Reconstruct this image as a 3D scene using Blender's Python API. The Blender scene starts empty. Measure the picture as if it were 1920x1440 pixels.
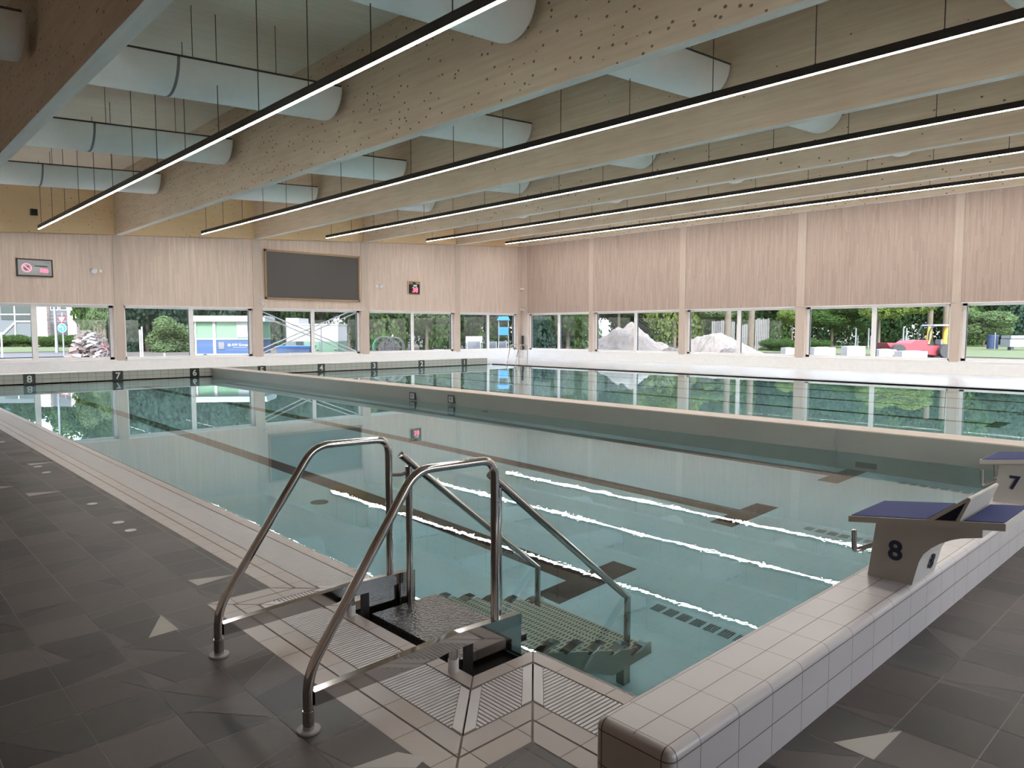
import bpy, math, random
from mathutils import Vector, Matrix
R = random.Random(7)
sc = bpy.context.scene
C = bpy.data.collections.new('pool_hall'); sc.collection.children.link(C)
PI = math.pi

# ------------------------------------------------------------------ camera
F_PX, YAW, PITCH, ROLL, CAMH = 1353.7, 0.753775, 0.073817, -0.000627, 1.633
cy, sy, cp, sp = math.cos(YAW), math.sin(YAW), math.cos(PITCH), math.sin(PITCH)
FW = Vector((sy*cp, cy*cp, -sp)); RT = Vector((cy, -sy, 0)); UP = RT.cross(FW)
c_, s_ = math.cos(ROLL), math.sin(ROLL)
RT, UP = c_*RT + s_*UP, -s_*RT + c_*UP
EYE = Vector((0, 0, CAMH))
cd = bpy.data.cameras.new('camera'); cam = bpy.data.objects.new('camera', cd); sc.collection.objects.link(cam)
cd.sensor_fit = 'HORIZONTAL'; cd.sensor_width = 36; cd.lens = F_PX/1920*36; cd.clip_end = 600; cd.clip_start = 0.05
cam.matrix_world = Matrix(((RT.x, UP.x, -FW.x, EYE.x), (RT.y, UP.y, -FW.y, EYE.y), (RT.z, UP.z, -FW.z, EYE.z), (0, 0, 0, 1)))
sc.camera = cam

# ------------------------------------------------------------------ world, sun, exposure
w = bpy.data.worlds.new('sky'); sc.world = w; w.use_nodes = True
nt = w.node_tree; nt.nodes.clear()
sky = nt.nodes.new('ShaderNodeTexSky'); sky.sky_type = 'NISHITA'; sky.sun_disc = False
sky.sun_elevation = math.radians(48); sky.sun_rotation = math.radians(215); sky.dust_density = 2.0; sky.air_density = 1.0
bg = nt.nodes.new('ShaderNodeBackground'); wo = nt.nodes.new('ShaderNodeOutputWorld')
hs = nt.nodes.new('ShaderNodeHueSaturation'); hs.inputs['Saturation'].default_value = 0.55
nt.links.new(sky.outputs[0], hs.inputs['Color']); nt.links.new(hs.outputs[0], bg.inputs[0]); nt.links.new(bg.outputs[0], wo.inputs[0])
bg.inputs[1].default_value = 0.56
sd = bpy.data.lights.new('sun', 'SUN'); so = bpy.data.objects.new('sun', sd); C.objects.link(so)
sd.energy = 1.1; sd.angle = math.radians(1.0); sd.color = (1.0, 0.95, 0.86)
so.rotation_euler = Vector((0.55, 0.50, -0.80)).to_track_quat('-Z', 'Y').to_euler(); so.location = (0, 0, 40)
STRIP = 56.0                     # emission of the LED strips
vs = sc.view_settings
vs.view_transform = 'Standard'; vs.look = 'None'; vs.gamma = 1; vs.use_curve_mapping = False
vs.exposure = 1.0
cyc = sc.cycles
cyc.max_bounces = 9; cyc.diffuse_bounces = 4; cyc.glossy_bounces = 5; cyc.transmission_bounces = 8; cyc.transparent_max_bounces = 12
cyc.sample_clamp_indirect = 40; cyc.use_denoising = True; cyc.blur_glossy = 0.2
cyc.use_adaptive_sampling = True; cyc.adaptive_threshold = 0.02

# ------------------------------------------------------------------ materials
M = {}
def nodes(name):
    m = bpy.data.materials.new(name); m.use_nodes = True; M[name] = m
    n = m.node_tree; n.nodes.clear(); out = n.nodes.new('ShaderNodeOutputMaterial')
    return m, n, out
def plain(name, col, rough=0.6, metal=0.0, var=0.06, scale=6.0, emit=None, es=0.0, spec=0.5, bump=0.0):
    m, n, out = nodes(name)
    b = n.nodes.new('ShaderNodeBsdfPrincipled'); n.links.new(b.outputs[0], out.inputs[0])
    b.inputs['Roughness'].default_value = rough; b.inputs['Metallic'].default_value = metal
    b.inputs['Specular IOR Level'].default_value = spec
    tc = n.nodes.new('ShaderNodeTexCoord'); no = n.nodes.new('ShaderNodeTexNoise'); no.inputs['Scale'].default_value = scale
    n.links.new(tc.outputs['Object'], no.inputs['Vector'])
    mx = n.nodes.new('ShaderNodeMix'); mx.data_type = 'RGBA'
    mx.inputs[6].default_value = (*[c*(1-var) for c in col], 1); mx.inputs[7].default_value = (*[min(1, c*(1+var)) for c in col], 1)
    n.links.new(no.outputs[0], mx.inputs[0]); n.links.new(mx.outputs[2], b.inputs['Base Color'])
    if emit:
        b.inputs['Emission Color'].default_value = (*emit, 1); b.inputs['Emission Strength'].default_value = es
    if bump:
        bp = n.nodes.new('ShaderNodeBump'); bp.inputs['Strength'].default_value = bump; bp.inputs['Distance'].default_value = 0.02
        n.links.new(no.outputs[0], bp.inputs['Height']); n.links.new(bp.outputs[0], b.inputs['Normal'])
    return m
def _m(n, op, a, b=None, c=None):
    x = n.nodes.new('ShaderNodeMath'); x.operation = op
    for i, v in enumerate((a, b, c)):
        if v is None: continue
        if isinstance(v, (int, float)): x.inputs[i].default_value = v
        else: n.links.new(v, x.inputs[i])
    return x.outputs[0]
def _mix(n, fac, a, b):
    x = n.nodes.new('ShaderNodeMix'); x.data_type = 'RGBA'
    for i, v in ((0, fac), (6, a), (7, b)):
        if isinstance(v, (int, float)): x.inputs[i].default_value = v
        elif isinstance(v, tuple): x.inputs[i].default_value = (*v, 1)
        else: n.links.new(v, x.inputs[i])
    return x.outputs[2]
def _noise(n, vec, scale, detail=2, stretch=None):
    mp = n.nodes.new('ShaderNodeMapping'); n.links.new(vec, mp.inputs[0])
    if stretch: mp.inputs['Scale'].default_value = stretch
    no = n.nodes.new('ShaderNodeTexNoise'); no.inputs['Scale'].default_value = scale; no.inputs['Detail'].default_value = detail
    n.links.new(mp.outputs[0], no.inputs[0]); return no.outputs[0]
def wood(name, a, b, axis, rough=0.6, knots=0.0, knot_scale=3.0, ribs=None, streak=14.0, knot_col=(0.03, 0.018, 0.01)):
    """axis: grain direction 0,1,2 (world).  ribs=(axis,pitch,depth) adds grooves"""
    m, n, out = nodes(name)
    p = n.nodes.new('ShaderNodeBsdfPrincipled'); n.links.new(p.outputs[0], out.inputs[0]); p.inputs['Roughness'].default_value = rough
    p.inputs['Specular IOR Level'].default_value = 0.25
    g = n.nodes.new('ShaderNodeNewGeometry'); pos = g.outputs['Position']
    st = [1, 1, 1]; st[axis] = 0.06
    f1 = _noise(n, pos, streak, 3, st); f2 = _noise(n, pos, 1.2, 2)
    f = _m(n, 'ADD', _m(n, 'MULTIPLY', f1, 0.75), _m(n, 'MULTIPLY', f2, 0.3))
    cr = n.nodes.new('ShaderNodeMapRange'); cr.inputs[1].default_value = 0.3; cr.inputs[2].default_value = 0.75
    n.links.new(f, cr.inputs[0]); col = _mix(n, cr.outputs[0], a, b)
    if knots:
        mp = n.nodes.new('ShaderNodeMapping'); n.links.new(pos, mp.inputs[0])
        s2 = [1, 1, 1]; s2[axis] = 0.8; mp.inputs['Scale'].default_value = s2
        v = n.nodes.new('ShaderNodeTexVoronoi'); v.inputs['Scale'].default_value = knot_scale; n.links.new(mp.outputs[0], v.inputs['Vector'])
        sx = n.nodes.new('ShaderNodeSeparateColor'); n.links.new(v.outputs['Color'], sx.inputs[0])
        rad = _m(n, 'MULTIPLY', sx.outputs[0], knots)
        k = _m(n, 'LESS_THAN', v.outputs['Distance'], rad)
        col = _mix(n, _m(n, 'MULTIPLY', k, 0.75), col, knot_col)
    if ribs:
        ax, pitch, depth = ribs
        sp_ = n.nodes.new('ShaderNodeSeparateXYZ'); n.links.new(pos, sp_.inputs[0])
        t = _m(n, 'FRACT', _m(n, 'DIVIDE', sp_.outputs[ax], pitch))
        gr = _m(n, 'LESS_THAN', t, 0.22)
        col = _mix(n, _m(n, 'MULTIPLY', gr, depth), col, tuple(c*0.35 for c in a))
    n.links.new(col, p.inputs['Base Color']); return m
def cladding(name, ax, a, b):
    """vertical fine slats of random lengths; ax = horizontal world axis along the wall"""
    m, n, out = nodes(name)
    p = n.nodes.new('ShaderNodeBsdfPrincipled'); n.links.new(p.outputs[0], out.inputs[0]); p.inputs['Roughness'].default_value = 0.65
    p.inputs['Specular IOR Level'].default_value = 0.2
    g = n.nodes.new('ShaderNodeNewGeometry'); s = n.nodes.new('ShaderNodeSeparateXYZ'); n.links.new(g.outputs['Position'], s.inputs[0])
    sl = _m(n, 'FLOOR', _m(n, 'DIVIDE', s.outputs[ax], 0.055))
    w1 = n.nodes.new('ShaderNodeTexWhiteNoise'); w1.noise_dimensions = '1D'; n.links.new(sl, w1.inputs['W'])
    pc = _m(n, 'FLOOR', _m(n, 'ADD', _m(n, 'DIVIDE', s.outputs[2], 0.95), _m(n, 'MULTIPLY', w1.outputs['Value'], 7.0)))
    w2 = n.nodes.new('ShaderNodeTexWhiteNoise'); w2.noise_dimensions = '2D'
    cb = n.nodes.new('ShaderNodeCombineXYZ'); n.links.new(sl, cb.inputs[0]); n.links.new(pc, cb.inputs[1]); n.links.new(cb.outputs[0], w2.inputs['Vector'])
    gro = _m(n, 'LESS_THAN', _m(n, 'FRACT', _m(n, 'DIVIDE', s.outputs[ax], 0.055)), 0.13)
    brc = _mix(n, _m(n, 'MULTIPLY', gro, 0.55), _mix(n, w2.outputs['Value'], a, b), tuple(c*0.6 for c in a))
    no = _noise(n, g.outputs['Position'], 9, 3, [1, 1, 0.06])
    hsv = n.nodes.new('ShaderNodeHueSaturation'); n.links.new(brc, hsv.inputs['Color'])
    n.links.new(_m(n, 'ADD', 0.86, _m(n, 'MULTIPLY', no, 0.28)), hsv.inputs['Value'])
    n.links.new(hsv.outputs[0], p.inputs['Base Color']); return m

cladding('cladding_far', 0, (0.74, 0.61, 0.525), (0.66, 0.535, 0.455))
cladding('cladding_side', 1, (0.54, 0.43, 0.365), (0.46, 0.36, 0.305))  # browner tone, darkened further to carry the shade of the backlit right wall
wood('post_wood', (0.56, 0.46, 0.39), (0.64, 0.535, 0.46), 2, knots=0.02, knot_scale=5)
wood('beam_wood', (0.64, 0.52, 0.385), (0.78, 0.665, 0.52), 1, knots=0.20, knot_scale=7.0, knot_col=(0.04, 0.025, 0.015))
wood('beam_underside_lit', (0.78, 0.75, 0.71), (0.88, 0.86, 0.83), 1, knots=0.03, knot_scale=3)  # beam wood paled: light thrown up off the water is in the colour
wood('plywood', (0.86, 0.62, 0.35), (0.90, 0.70, 0.44), 0, knots=0.17, knot_scale=9, streak=5, knot_col=(0.09, 0.045, 0.015))
wood('ceiling_wood', (0.80, 0.71, 0.58), (0.90, 0.83, 0.71), 0, ribs=(1, 0.06, 0.45))
wood('frame_wood', (0.34, 0.23, 0.13), (0.42, 0.30, 0.18), 0)
plain('white_trim', (0.90, 0.88, 0.86), 0.4)
plain('white_wall', (0.90, 0.89, 0.88), 0.5)
plain('bulkhead_white_shaded', (0.33, 0.325, 0.285), 0.45, var=0.03)  # white panels greyed, the near face's shade is put into the colour
plain('bulkhead_top', (0.62, 0.52, 0.45), 0.45, var=0.03)
plain('duct_fabric', (0.90, 0.91, 0.89), 0.8, var=0.03)
plain('rail_dark', (0.06, 0.05, 0.045), 0.5)
plain('black_metal', (0.02, 0.018, 0.018), 0.45)
plain('cable_steel', (0.10, 0.09, 0.075), 0.5, metal=0.4)
plain('led', (1, 1, 1), 0.4, emit=(1.0, 0.965, 0.92), es=STRIP)
plain('steel', (0.52, 0.50, 0.485), 0.10, metal=1.0, var=0.03)
plain('steel_plate', (0.50, 0.485, 0.47), 0.08, metal=1.0, var=0.05, scale=2)
plain('flange_grey', (0.33, 0.32, 0.30), 0.5)
plain('white_plastic', (0.72, 0.72, 0.74), 0.35)
plain('black_rubber', (0.012, 0.012, 0.012), 0.6)
plain('slot_black', (0.02, 0.017, 0.014), 0.25, var=0.3, scale=90)
plain('sign_black', (0.012, 0.018, 0.018), 0.3)
plain('numeral_pale', (0.62, 0.66, 0.60), 0.4)
plain('numeral_navy', (0.012, 0.016, 0.05), 0.4)
plain('block_shell', (0.50, 0.47, 0.43), 0.5, var=0.04)
plain('block_mat', (0.028, 0.042, 0.16), 0.85, var=0.15, scale=60)
plain('block_infill', (0.008, 0.010, 0.04), 0.8)
plain('screen_grey', (0.085, 0.078, 0.075), 0.55, var=0.02)
plain('panel_grey', (0.42, 0.45, 0.46), 0.4, var=0.08, scale=3)
plain('sign_frame_dark', (0.055, 0.035, 0.022), 0.5)
plain('led_red', (0.5, 0.02, 0.03), 0.4, emit=(1.0, 0.12, 0.2), es=1.6)
plain('led_pink', (0.8, 0.2, 0.3), 0.4, emit=(1.0, 0.28, 0.38), es=0.8)
plain('led_green', (0.1, 0.6, 0.4), 0.4, emit=(0.3, 1.0, 0.7), es=1.2)
plain('grout_white', (0.17, 0.13, 0.115), 0.7)
plain('band_tile', (0.405, 0.354, 0.327), 0.35, var=0.06, scale=1.5)
plain('band_tile_warm', (0.405, 0.345, 0.304), 0.35, var=0.06, scale=1.5)
plain('grate_white', (0.60, 0.57, 0.57), 0.4)
plain('floor_grout', (0.30, 0.275, 0.245), 0.75)
DARKS = [(0.076, 0.058, 0.052), (0.088, 0.071, 0.061), (0.058, 0.052, 0.045), (0.108, 0.088, 0.080), (0.040, 0.031, 0.029)]
for i, c in enumerate(DARKS): plain('floor_tile_%d' % i, tuple(v*0.88 for v in c), 0.5, var=0.12, scale=4)
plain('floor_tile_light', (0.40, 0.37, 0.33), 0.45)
plain('disc_pale', (0.55, 0.54, 0.50), 0.4)
plain('pool_dark_tile', (0.045, 0.022, 0.016), 0.5)
plain('drain_dark', (0.05, 0.08, 0.10), 0.5)
plain('edge_grey', (0.30, 0.29, 0.30), 0.5)
plain('deck_white', (0.74, 0.74, 0.76), 0.25, var=0.02)

def pool_tile(name, col, grid=(0.25, 0.125)):
    m, n, out = nodes(name)
    p = n.nodes.new('ShaderNodeBsdfPrincipled'); n.links.new(p.outputs[0], out.inputs[0]); p.inputs['Roughness'].default_value = 0.3
    g = n.nodes.new('ShaderNodeNewGeometry'); s = n.nodes.new('ShaderNodeSeparateXYZ'); n.links.new(g.outputs['Position'], s.inputs[0])
    k = None
    for ax, pt in ((0, grid[0]), (1, grid[0]), (2, grid[1])):
        t = _m(n, 'FRACT', _m(n, 'ADD', _m(n, 'DIVIDE', s.outputs[ax], pt), 0.13 if ax < 2 else 0.0))
        l = _m(n, 'LESS_THAN', t, 0.035 if ax < 2 else 0.055)
        na = _m(n, 'ABSOLUTE', sepn(n, g, ax))
        l = _m(n, 'MULTIPLY', l, _m(n, 'LESS_THAN', na, 0.6))
        k = l if k is None else _m(n, 'MAXIMUM', k, l)
    col2 = _mix(n, _m(n, 'MULTIPLY', k, 0.9 if name == 'end_wall_tile' else 0.06), col, (0.10, 0.085, 0.08))
    n.links.new(col2, p.inputs['Base Color']); return m
def sepn(n, g, ax):
    s = n.nodes.new('ShaderNodeSeparateXYZ'); n.links.new(g.outputs['True Normal'], s.inputs[0]); return s.outputs[ax]
pool_tile('pool_tile', (0.39, 0.565, 0.62))
pool_tile('end_wall_tile', (0.42, 0.42, 0.38))

def start_wall_mat():
    m, n, out = nodes('start_wall_tile')
    p = n.nodes.new('ShaderNodeBsdfPrincipled'); n.links.new(p.outputs[0], out.inputs[0]); p.inputs['Roughness'].default_value = 0.28
    g = n.nodes.new('ShaderNodeNewGeometry'); s = n.nodes.new('ShaderNodeSeparateXYZ'); n.links.new(g.outputs['Position'], s.inputs[0])
    X, Y, Z = s.outputs[0], s.outputs[1], s.outputs[2]
    def near(v, t, wd): return _m(n, 'LESS_THAN', _m(n, 'ABSOLUTE', _m(n, 'SUBTRACT', v, t)), wd)
    k = _m(n, 'LESS_THAN', _m(n, 'FRACT', _m(n, 'DIVIDE', _m(n, 'ADD', X, 20.0 - 2.049 + 0.0015), 0.25)), 0.014)
    k = _m(n, 'MULTIPLY', k, _m(n, 'GREATER_THAN', X, 1.98))
    top = _m(n, 'GREATER_THAN', Z, 0.283)
    for y in (1.297, 1.420, 1.544): k = _m(n, 'MAXIMUM', k, _m(n, 'MULTIPLY', near(Y, y, 0.0022), top))
    k = _m(n, 'MAXIMUM', k, _m(n, 'MULTIPLY', near(X, 1.911, 0.002), top))
    for z in (0.250, 0.125): k = _m(n, 'MAXIMUM', k, near(Z, z, 0.0022))
    endf = _m(n, 'LESS_THAN', X, 1.90)
    for y in (1.297, 1.544): k = _m(n, 'MAXIMUM', k, _m(n, 'MULTIPLY', near(Y, y, 0.0025), endf))
    sidef = _m(n, 'LESS_THAN', Y, 1.285)
    k = _m(n, 'MAXIMUM', k, _m(n, 'MULTIPLY', near(X, 1.911, 0.0025), sidef))
    no = _noise(n, g.outputs['Position'], 3, 2)
    base = _mix(n, no, (0.46, 0.42, 0.41), (0.53, 0.49, 0.48))
    n.links.new(_mix(n, k, base, (0.13, 0.095, 0.085)), p.inputs['Base Color'])
start_wall_mat()

def water(name, tint=(0.90, 0.985, 0.99)):
    m, n, out = nodes(name)
    gl = n.nodes.new('ShaderNodeBsdfGlass'); gl.inputs['IOR'].default_value = 1.333; gl.inputs['Roughness'].default_value = 0.0
    gl.inputs['Color'].default_value = (*tint, 1)
    g = n.nodes.new('ShaderNodeNewGeometry')
    a = _m(n, 'MULTIPLY', _noise(n, g.outputs['Position'], 34.0, 0.5, [1, 1.2, 1]), _m(n, 'POWER', _noise(n, g.outputs['Position'], 3.0, 1), 2.0)); a = _m(n, 'MULTIPLY', a, 4.0); b = _noise(n, g.outputs['Position'], 1.4, 1)
    vd = n.nodes.new('ShaderNodeVectorMath'); vd.operation = 'DISTANCE'; vd.inputs[1].default_value = (5.2, 2.6, 0.0); n.links.new(g.outputs['Position'], vd.inputs[0])
    mr = n.nodes.new('ShaderNodeMapRange'); mr.interpolation_type = 'SMOOTHSTEP'; n.links.new(vd.outputs['Value'], mr.inputs[0])
    mr.inputs[1].default_value = 2.5; mr.inputs[2].default_value = 9.0; mr.inputs[3].default_value = 0.034; mr.inputs[4].default_value = 0.003
    mask = mr.outputs[0]     # ripples spread from the stairs and the start wall and die out down the pool
    h = _m(n, 'ADD', _m(n, 'MULTIPLY', a, mask), _m(n, 'MULTIPLY', b, 0.08))
    bp = n.nodes.new('ShaderNodeBump'); bp.inputs['Strength'].default_value = 1.0; bp.inputs['Distance'].default_value = 0.0016
    n.links.new(h, bp.inputs['Height']); n.links.new(bp.outputs[0], gl.inputs['Normal'])
    n.links.new(gl.outputs[0], out.inputs[0])
water('pool_water')
def glass_mat():
    m, n, out = nodes('window_glass')
    t = n.nodes.new('ShaderNodeBsdfTransparent'); t.inputs[0].default_value = (0.90, 0.95, 0.97, 1)
    g = n.nodes.new('ShaderNodeBsdfGlossy'); g.inputs['Roughness'].default_value = 0.0
    ge = n.nodes.new('ShaderNodeNewGeometry'); dt = n.nodes.new('ShaderNodeVectorMath'); dt.operation = 'DOT_PRODUCT'
    n.links.new(ge.outputs['Normal'], dt.inputs[0]); n.links.new(ge.outputs['Incoming'], dt.inputs[1])
    cs = _m(n, 'SUBTRACT', 1.0, _m(n, 'ABSOLUTE', dt.outputs['Value']))
    mx = n.nodes.new('ShaderNodeMixShader'); n.links.new(_m(n, 'ADD', 0.07, _m(n, 'MULTIPLY', _m(n, 'POWER', cs, 5.0), 0.9)), mx.inputs[0])
    n.links.new(t.outputs[0], mx.inputs[1]); n.links.new(g.outputs[0], mx.inputs[2]); n.links.new(mx.outputs[0], out.inputs[0])
glass_mat()
def tread_mat():
    m, n, out = nodes('perforated_steel')
    p = n.nodes.new('ShaderNodeBsdfPrincipled'); n.links.new(p.outputs[0], out.inputs[0])
    p.inputs['Roughness'].default_value = 0.4; p.inputs['Metallic'].default_value = 0.35
    tc = n.nodes.new('ShaderNodeNewGeometry'); s = n.nodes.new('ShaderNodeSeparateXYZ'); n.links.new(tc.outputs['Position'], s.inputs[0])
    fy = _m(n, 'FRACT', _m(n, 'DIVIDE', s.outputs[1], 0.026)); fx = _m(n, 'FRACT', _m(n, 'DIVIDE', s.outputs[0], 0.052))
    k = _m(n, 'MULTIPLY', _m(n, 'LESS_THAN', fy, 0.40), _m(n, 'LESS_THAN', fx, 0.62))
    up = _m(n, 'GREATER_THAN', sepn(n, tc, 2), 0.5)
    n.links.new(_mix(n, _m(n, 'MULTIPLY', k, up), (0.36, 0.36, 0.30), (0.02, 0.025, 0.02)), p.inputs['Base Color'])
tread_mat()
def deck_plate_mat():
    m, n, out = nodes('wet_grip_plate')
    p = n.nodes.new('ShaderNodeBsdfPrincipled'); n.links.new(p.outputs[0], out.inputs[0])
    p.inputs['Roughness'].default_value = 0.22; p.inputs['Metallic'].default_value = 0.2; p.inputs['Base Color'].default_value = (0.045, 0.042, 0.038, 1)
    g = n.nodes.new('ShaderNodeNewGeometry'); v = n.nodes.new('ShaderNodeTexVoronoi'); v.inputs['Scale'].default_value = 60
    n.links.new(g.outputs['Position'], v.inputs['Vector'])
    bp = n.nodes.new('ShaderNodeBump'); bp.inputs['Strength'].default_value = 0.7; bp.inputs['Distance'].default_value = 0.004
    n.links.new(v.outputs['Distance'], bp.inputs['Height']); n.links.new(bp.outputs[0], p.inputs['Normal'])
deck_plate_mat()
# outdoors
plain('grass', (0.112, 0.140, 0.059), 0.9, var=0.35, scale=1.5)
plain('sandy_ground', (0.103, 0.089, 0.077), 0.95, var=0.22, scale=1.1, bump=0.5)
plain('road', (0.112, 0.116, 0.125), 0.8)
plain('brick_path', (0.137, 0.094, 0.076), 0.85)
plain('sand', (0.228, 0.201, 0.184), 0.95, var=0.16, scale=4, bump=0.8)
for nm, c in (('leaf_dark', (0.028, 0.060, 0.024)), ('leaf_mid', (0.055, 0.105, 0.030)), ('leaf_bright', (0.16, 0.22, 0.06)), ('leaf_blue', (0.045, 0.085, 0.060)), ('leaf_pale', (0.13, 0.19, 0.09))):
    m, n, out = nodes(nm)
    d = n.nodes.new('ShaderNodeBsdfDiffuse'); t = n.nodes.new('ShaderNodeBsdfTranslucent'); mx = n.nodes.new('ShaderNodeMixShader'); mx.inputs[0].default_value = 0.35
    oi = n.nodes.new('ShaderNodeNewGeometry'); no = _noise(n, oi.outputs['Position'], 1.3, 2)
    col = _mix(n, no, tuple(x*0.6 for x in c), tuple(min(1, x*1.5) for x in c))
    n.links.new(col, d.inputs[0]); n.links.new(col, t.inputs[0]); n.links.new(d.outputs[0], mx.inputs[1]); n.links.new(t.outputs[0], mx.inputs[2]); n.links.new(mx.outputs[0], out.inputs[0])
plain('bark', (0.140, 0.112, 0.084), 0.9, var=0.3, scale=5)
plain('trailer_green', (0.216, 0.396, 0.252), 0.5); plain('trailer_blue', (0.078, 0.144, 0.312), 0.5); plain('trailer_white', (0.468, 0.520, 0.507), 0.5)
plain('cabin_green', (0.192, 0.330, 0.240), 0.5); plain('white_paint', (0.650, 0.650, 0.650), 0.5); plain('concrete_white', (0.551, 0.535, 0.528), 0.8, var=0.05)
plain('red_paint', (0.360, 0.054, 0.072), 0.4); plain('lilac_paint', (0.252, 0.252, 0.330), 0.5); plain('dark_grey', (0.05, 0.05, 0.055), 0.6); plain('mid_grey', (0.25, 0.26, 0.28), 0.6)
plain('sign_blue', (0.03, 0.22, 0.65), 0.4); plain('sign_red', (0.60, 0.05, 0.06), 0.4); plain('yellow_paint', (0.65, 0.50, 0.08), 0.5); plain('bin_navy', (0.03, 0.05, 0.12), 0.6)
plain('siding', (0.109, 0.112, 0.127), 0.7); plain('house_wall', (0.124, 0.138, 0.151), 0.8); plain('dark_glass', (0.03, 0.045, 0.05), 0.1); plain('fence_grey', (0.180, 0.174, 0.174), 0.9, var=0.2, scale=3)
plain('rubble', (0.137, 0.110, 0.105), 0.9, var=0.4, scale=8); plain('reel_grey', (0.252, 0.240, 0.246), 0.7); plain('reel_green', (0.10, 0.42, 0.25), 0.6); plain('crate_brown', (0.24, 0.17, 0.16), 0.8)
def brick_mat():
    m, n, out = nodes('flecked_brick')
    p = n.nodes.new('ShaderNodeBsdfPrincipled'); n.links.new(p.outputs[0], out.inputs[0]); p.inputs['Roughness'].default_value = 0.9
    g = n.nodes.new('ShaderNodeNewGeometry')
    mp = n.nodes.new('ShaderNodeMapping'); mp.inputs['Scale'].default_value = (1, 1, 3); n.links.new(g.outputs['Position'], mp.inputs[0])
    v = n.nodes.new('ShaderNodeTexVoronoi'); v.inputs['Scale'].default_value = 5; n.links.new(mp.outputs[0], v.inputs['Vector'])
    s = n.nodes.new('ShaderNodeSeparateColor'); n.links.new(v.outputs['Color'], s.inputs[0])
    n.links.new(_mix(n, s.outputs[0], (0.30, 0.22, 0.19), (0.52, 0.46, 0.44)), p.inputs['Base Color'])
brick_mat()

# ------------------------------------------------------------------ mesh helpers
class MB:
    def __init__(s): s.v = []; s.f = []; s.mi = []; s.mats = []; s.sm = []
    def _mat(s, m):
        if m not in s.mats: s.mats.append(m)
        return s.mats.index(m)
    def add(s, vs_, fs, m, smooth=False):
        o = len(s.v); s.v += [tuple(v) for v in vs_]; k = s._mat(m)
        for f in fs: s.f.append(tuple(i+o for i in f)); s.mi.append(k); s.sm.append(smooth)
        return s
    def box(s, a, b, m):
        x0, x1 = sorted((a[0], b[0])); y0, y1 = sorted((a[1], b[1])); z0, z1 = sorted((a[2], b[2]))
        vs_ = [(x0, y0, z0), (x1, y0, z0), (x1, y1, z0), (x0, y1, z0), (x0, y0, z1), (x1, y0, z1), (x1, y1, z1), (x0, y1, z1)]
        return s.add(vs_, [(3, 2, 1, 0), (4, 5, 6, 7), (0, 1, 5, 4), (1, 2, 6, 5), (2, 3, 7, 6), (3, 0, 4, 7)], m)
    def hexa(s, p, m):   # 8 points, bottom 4 ccw then top 4
        return s.add(p, [(3, 2, 1, 0), (4, 5, 6, 7), (0, 1, 5, 4), (1, 2, 6, 5), (2, 3, 7, 6), (3, 0, 4, 7)], m)
    def poly(s, pts, m): return s.add(pts, [tuple(range(len(pts)))], m)
    def prism(s, prof, axis, a, b, m, smooth=False):
        """profile points (u,v) extruded from a to b along axis (0: prof=(y,z); 1: prof=(x,z); 2: prof=(x,y))"""
        def P(u, v, t): return ((t, u, v), (u, t, v), (u, v, t))[axis]
        n = len(prof); vs_ = [P(u, v, a) for u, v in prof] + [P(u, v, b) for u, v in prof]
        s.add(vs_, [(i, (i+1) % n, (i+1) % n+n, i+n) for i in range(n)], m, smooth)
        s.add(vs_, [tuple(range(n))[::-1], tuple(range(n, 2*n))], m); return s
    def tube(s, pts, r, m, seg=12, cap=True, rr=None):
        pts = [Vector(p) for p in pts]; n = len(pts); rings = []
        t = (pts[1]-pts[0]).normalized(); ref = Vector((0, 0, 1)) if abs(t.z) < 0.9 else Vector((1, 0, 0))
        u = t.cross(ref).normalized()
        for i, p in enumerate(pts):
            t = ((pts[min(i+1, n-1)]-pts[max(i-1, 0)])).normalized()
            u = (u - t*u.dot(t)).normalized(); v = t.cross(u)
            k = 1.0
            if 0 < i < n-1:
                a1 = (pts[i]-pts[i-1]).normalized(); a2 = (pts[i+1]-pts[i]).normalized(); k = 1/max(0.5, math.cos(a1.angle(a2)/2))
            ra = rr[i] if rr else r
            rings.append([p + (u*math.cos(2*PI*j/seg) + v*math.sin(2*PI*j/seg))*ra for j in range(seg)])
        vs_ = [q for g in rings for q in g]
        s.add(vs_, [(i*seg+j, i*seg+(j+1) % seg, (i+1)*seg+(j+1) % seg, (i+1)*seg+j) for i in range(n-1) for j in range(seg)], m, True)
        if cap: s.add(rings[0], [tuple(range(seg))[::-1]], m); s.add(rings[-1], [tuple(range(seg))], m)
        return s
    def disc(s, c, r, m, seg=20, nrm='z', h=0.0):
        c = Vector(c); ax = {'z': (Vector((1, 0, 0)), Vector((0, 1, 0)), Vector((0, 0, 1))), 'y': (Vector((1, 0, 0)), Vector((0, 0, 1)), Vector((0, -1, 0))), 'x': (Vector((0, -1, 0)), Vector((0, 0, 1)), Vector((-1, 0, 0)))}[nrm]
        a = [c + (ax[0]*math.cos(2*PI*i/seg)+ax[1]*math.sin(2*PI*i/seg))*r for i in range(seg)]; b = [p+ax[2]*h for p in a]
        s.add(a+b, [tuple(range(seg, 2*seg))]+[(i, (i+1) % seg, (i+1) % seg+seg, i+seg) for i in range(seg)], m); return s
    def build(s, name, parent=None, loc=None):
        me = bpy.data.meshes.new(name); off = Vector(loc) if loc else Vector((0, 0, 0))
        me.from_pydata([tuple(Vector(v)-off) for v in s.v], [], s.f)
        for m in s.mats: me.materials.append(M[m])
        me.polygons.foreach_set('material_index', s.mi); me.polygons.foreach_set('use_smooth', s.sm); me.update()
        o = bpy.data.objects.new(name, me); C.objects.link(o); o.location = off
        if parent:
            o.parent = parent; o.location = off - wpos(parent)
        return o
def wpos(o):
    p = Vector((0, 0, 0))
    while o: p += o.location; o = o.parent
    return p
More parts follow.
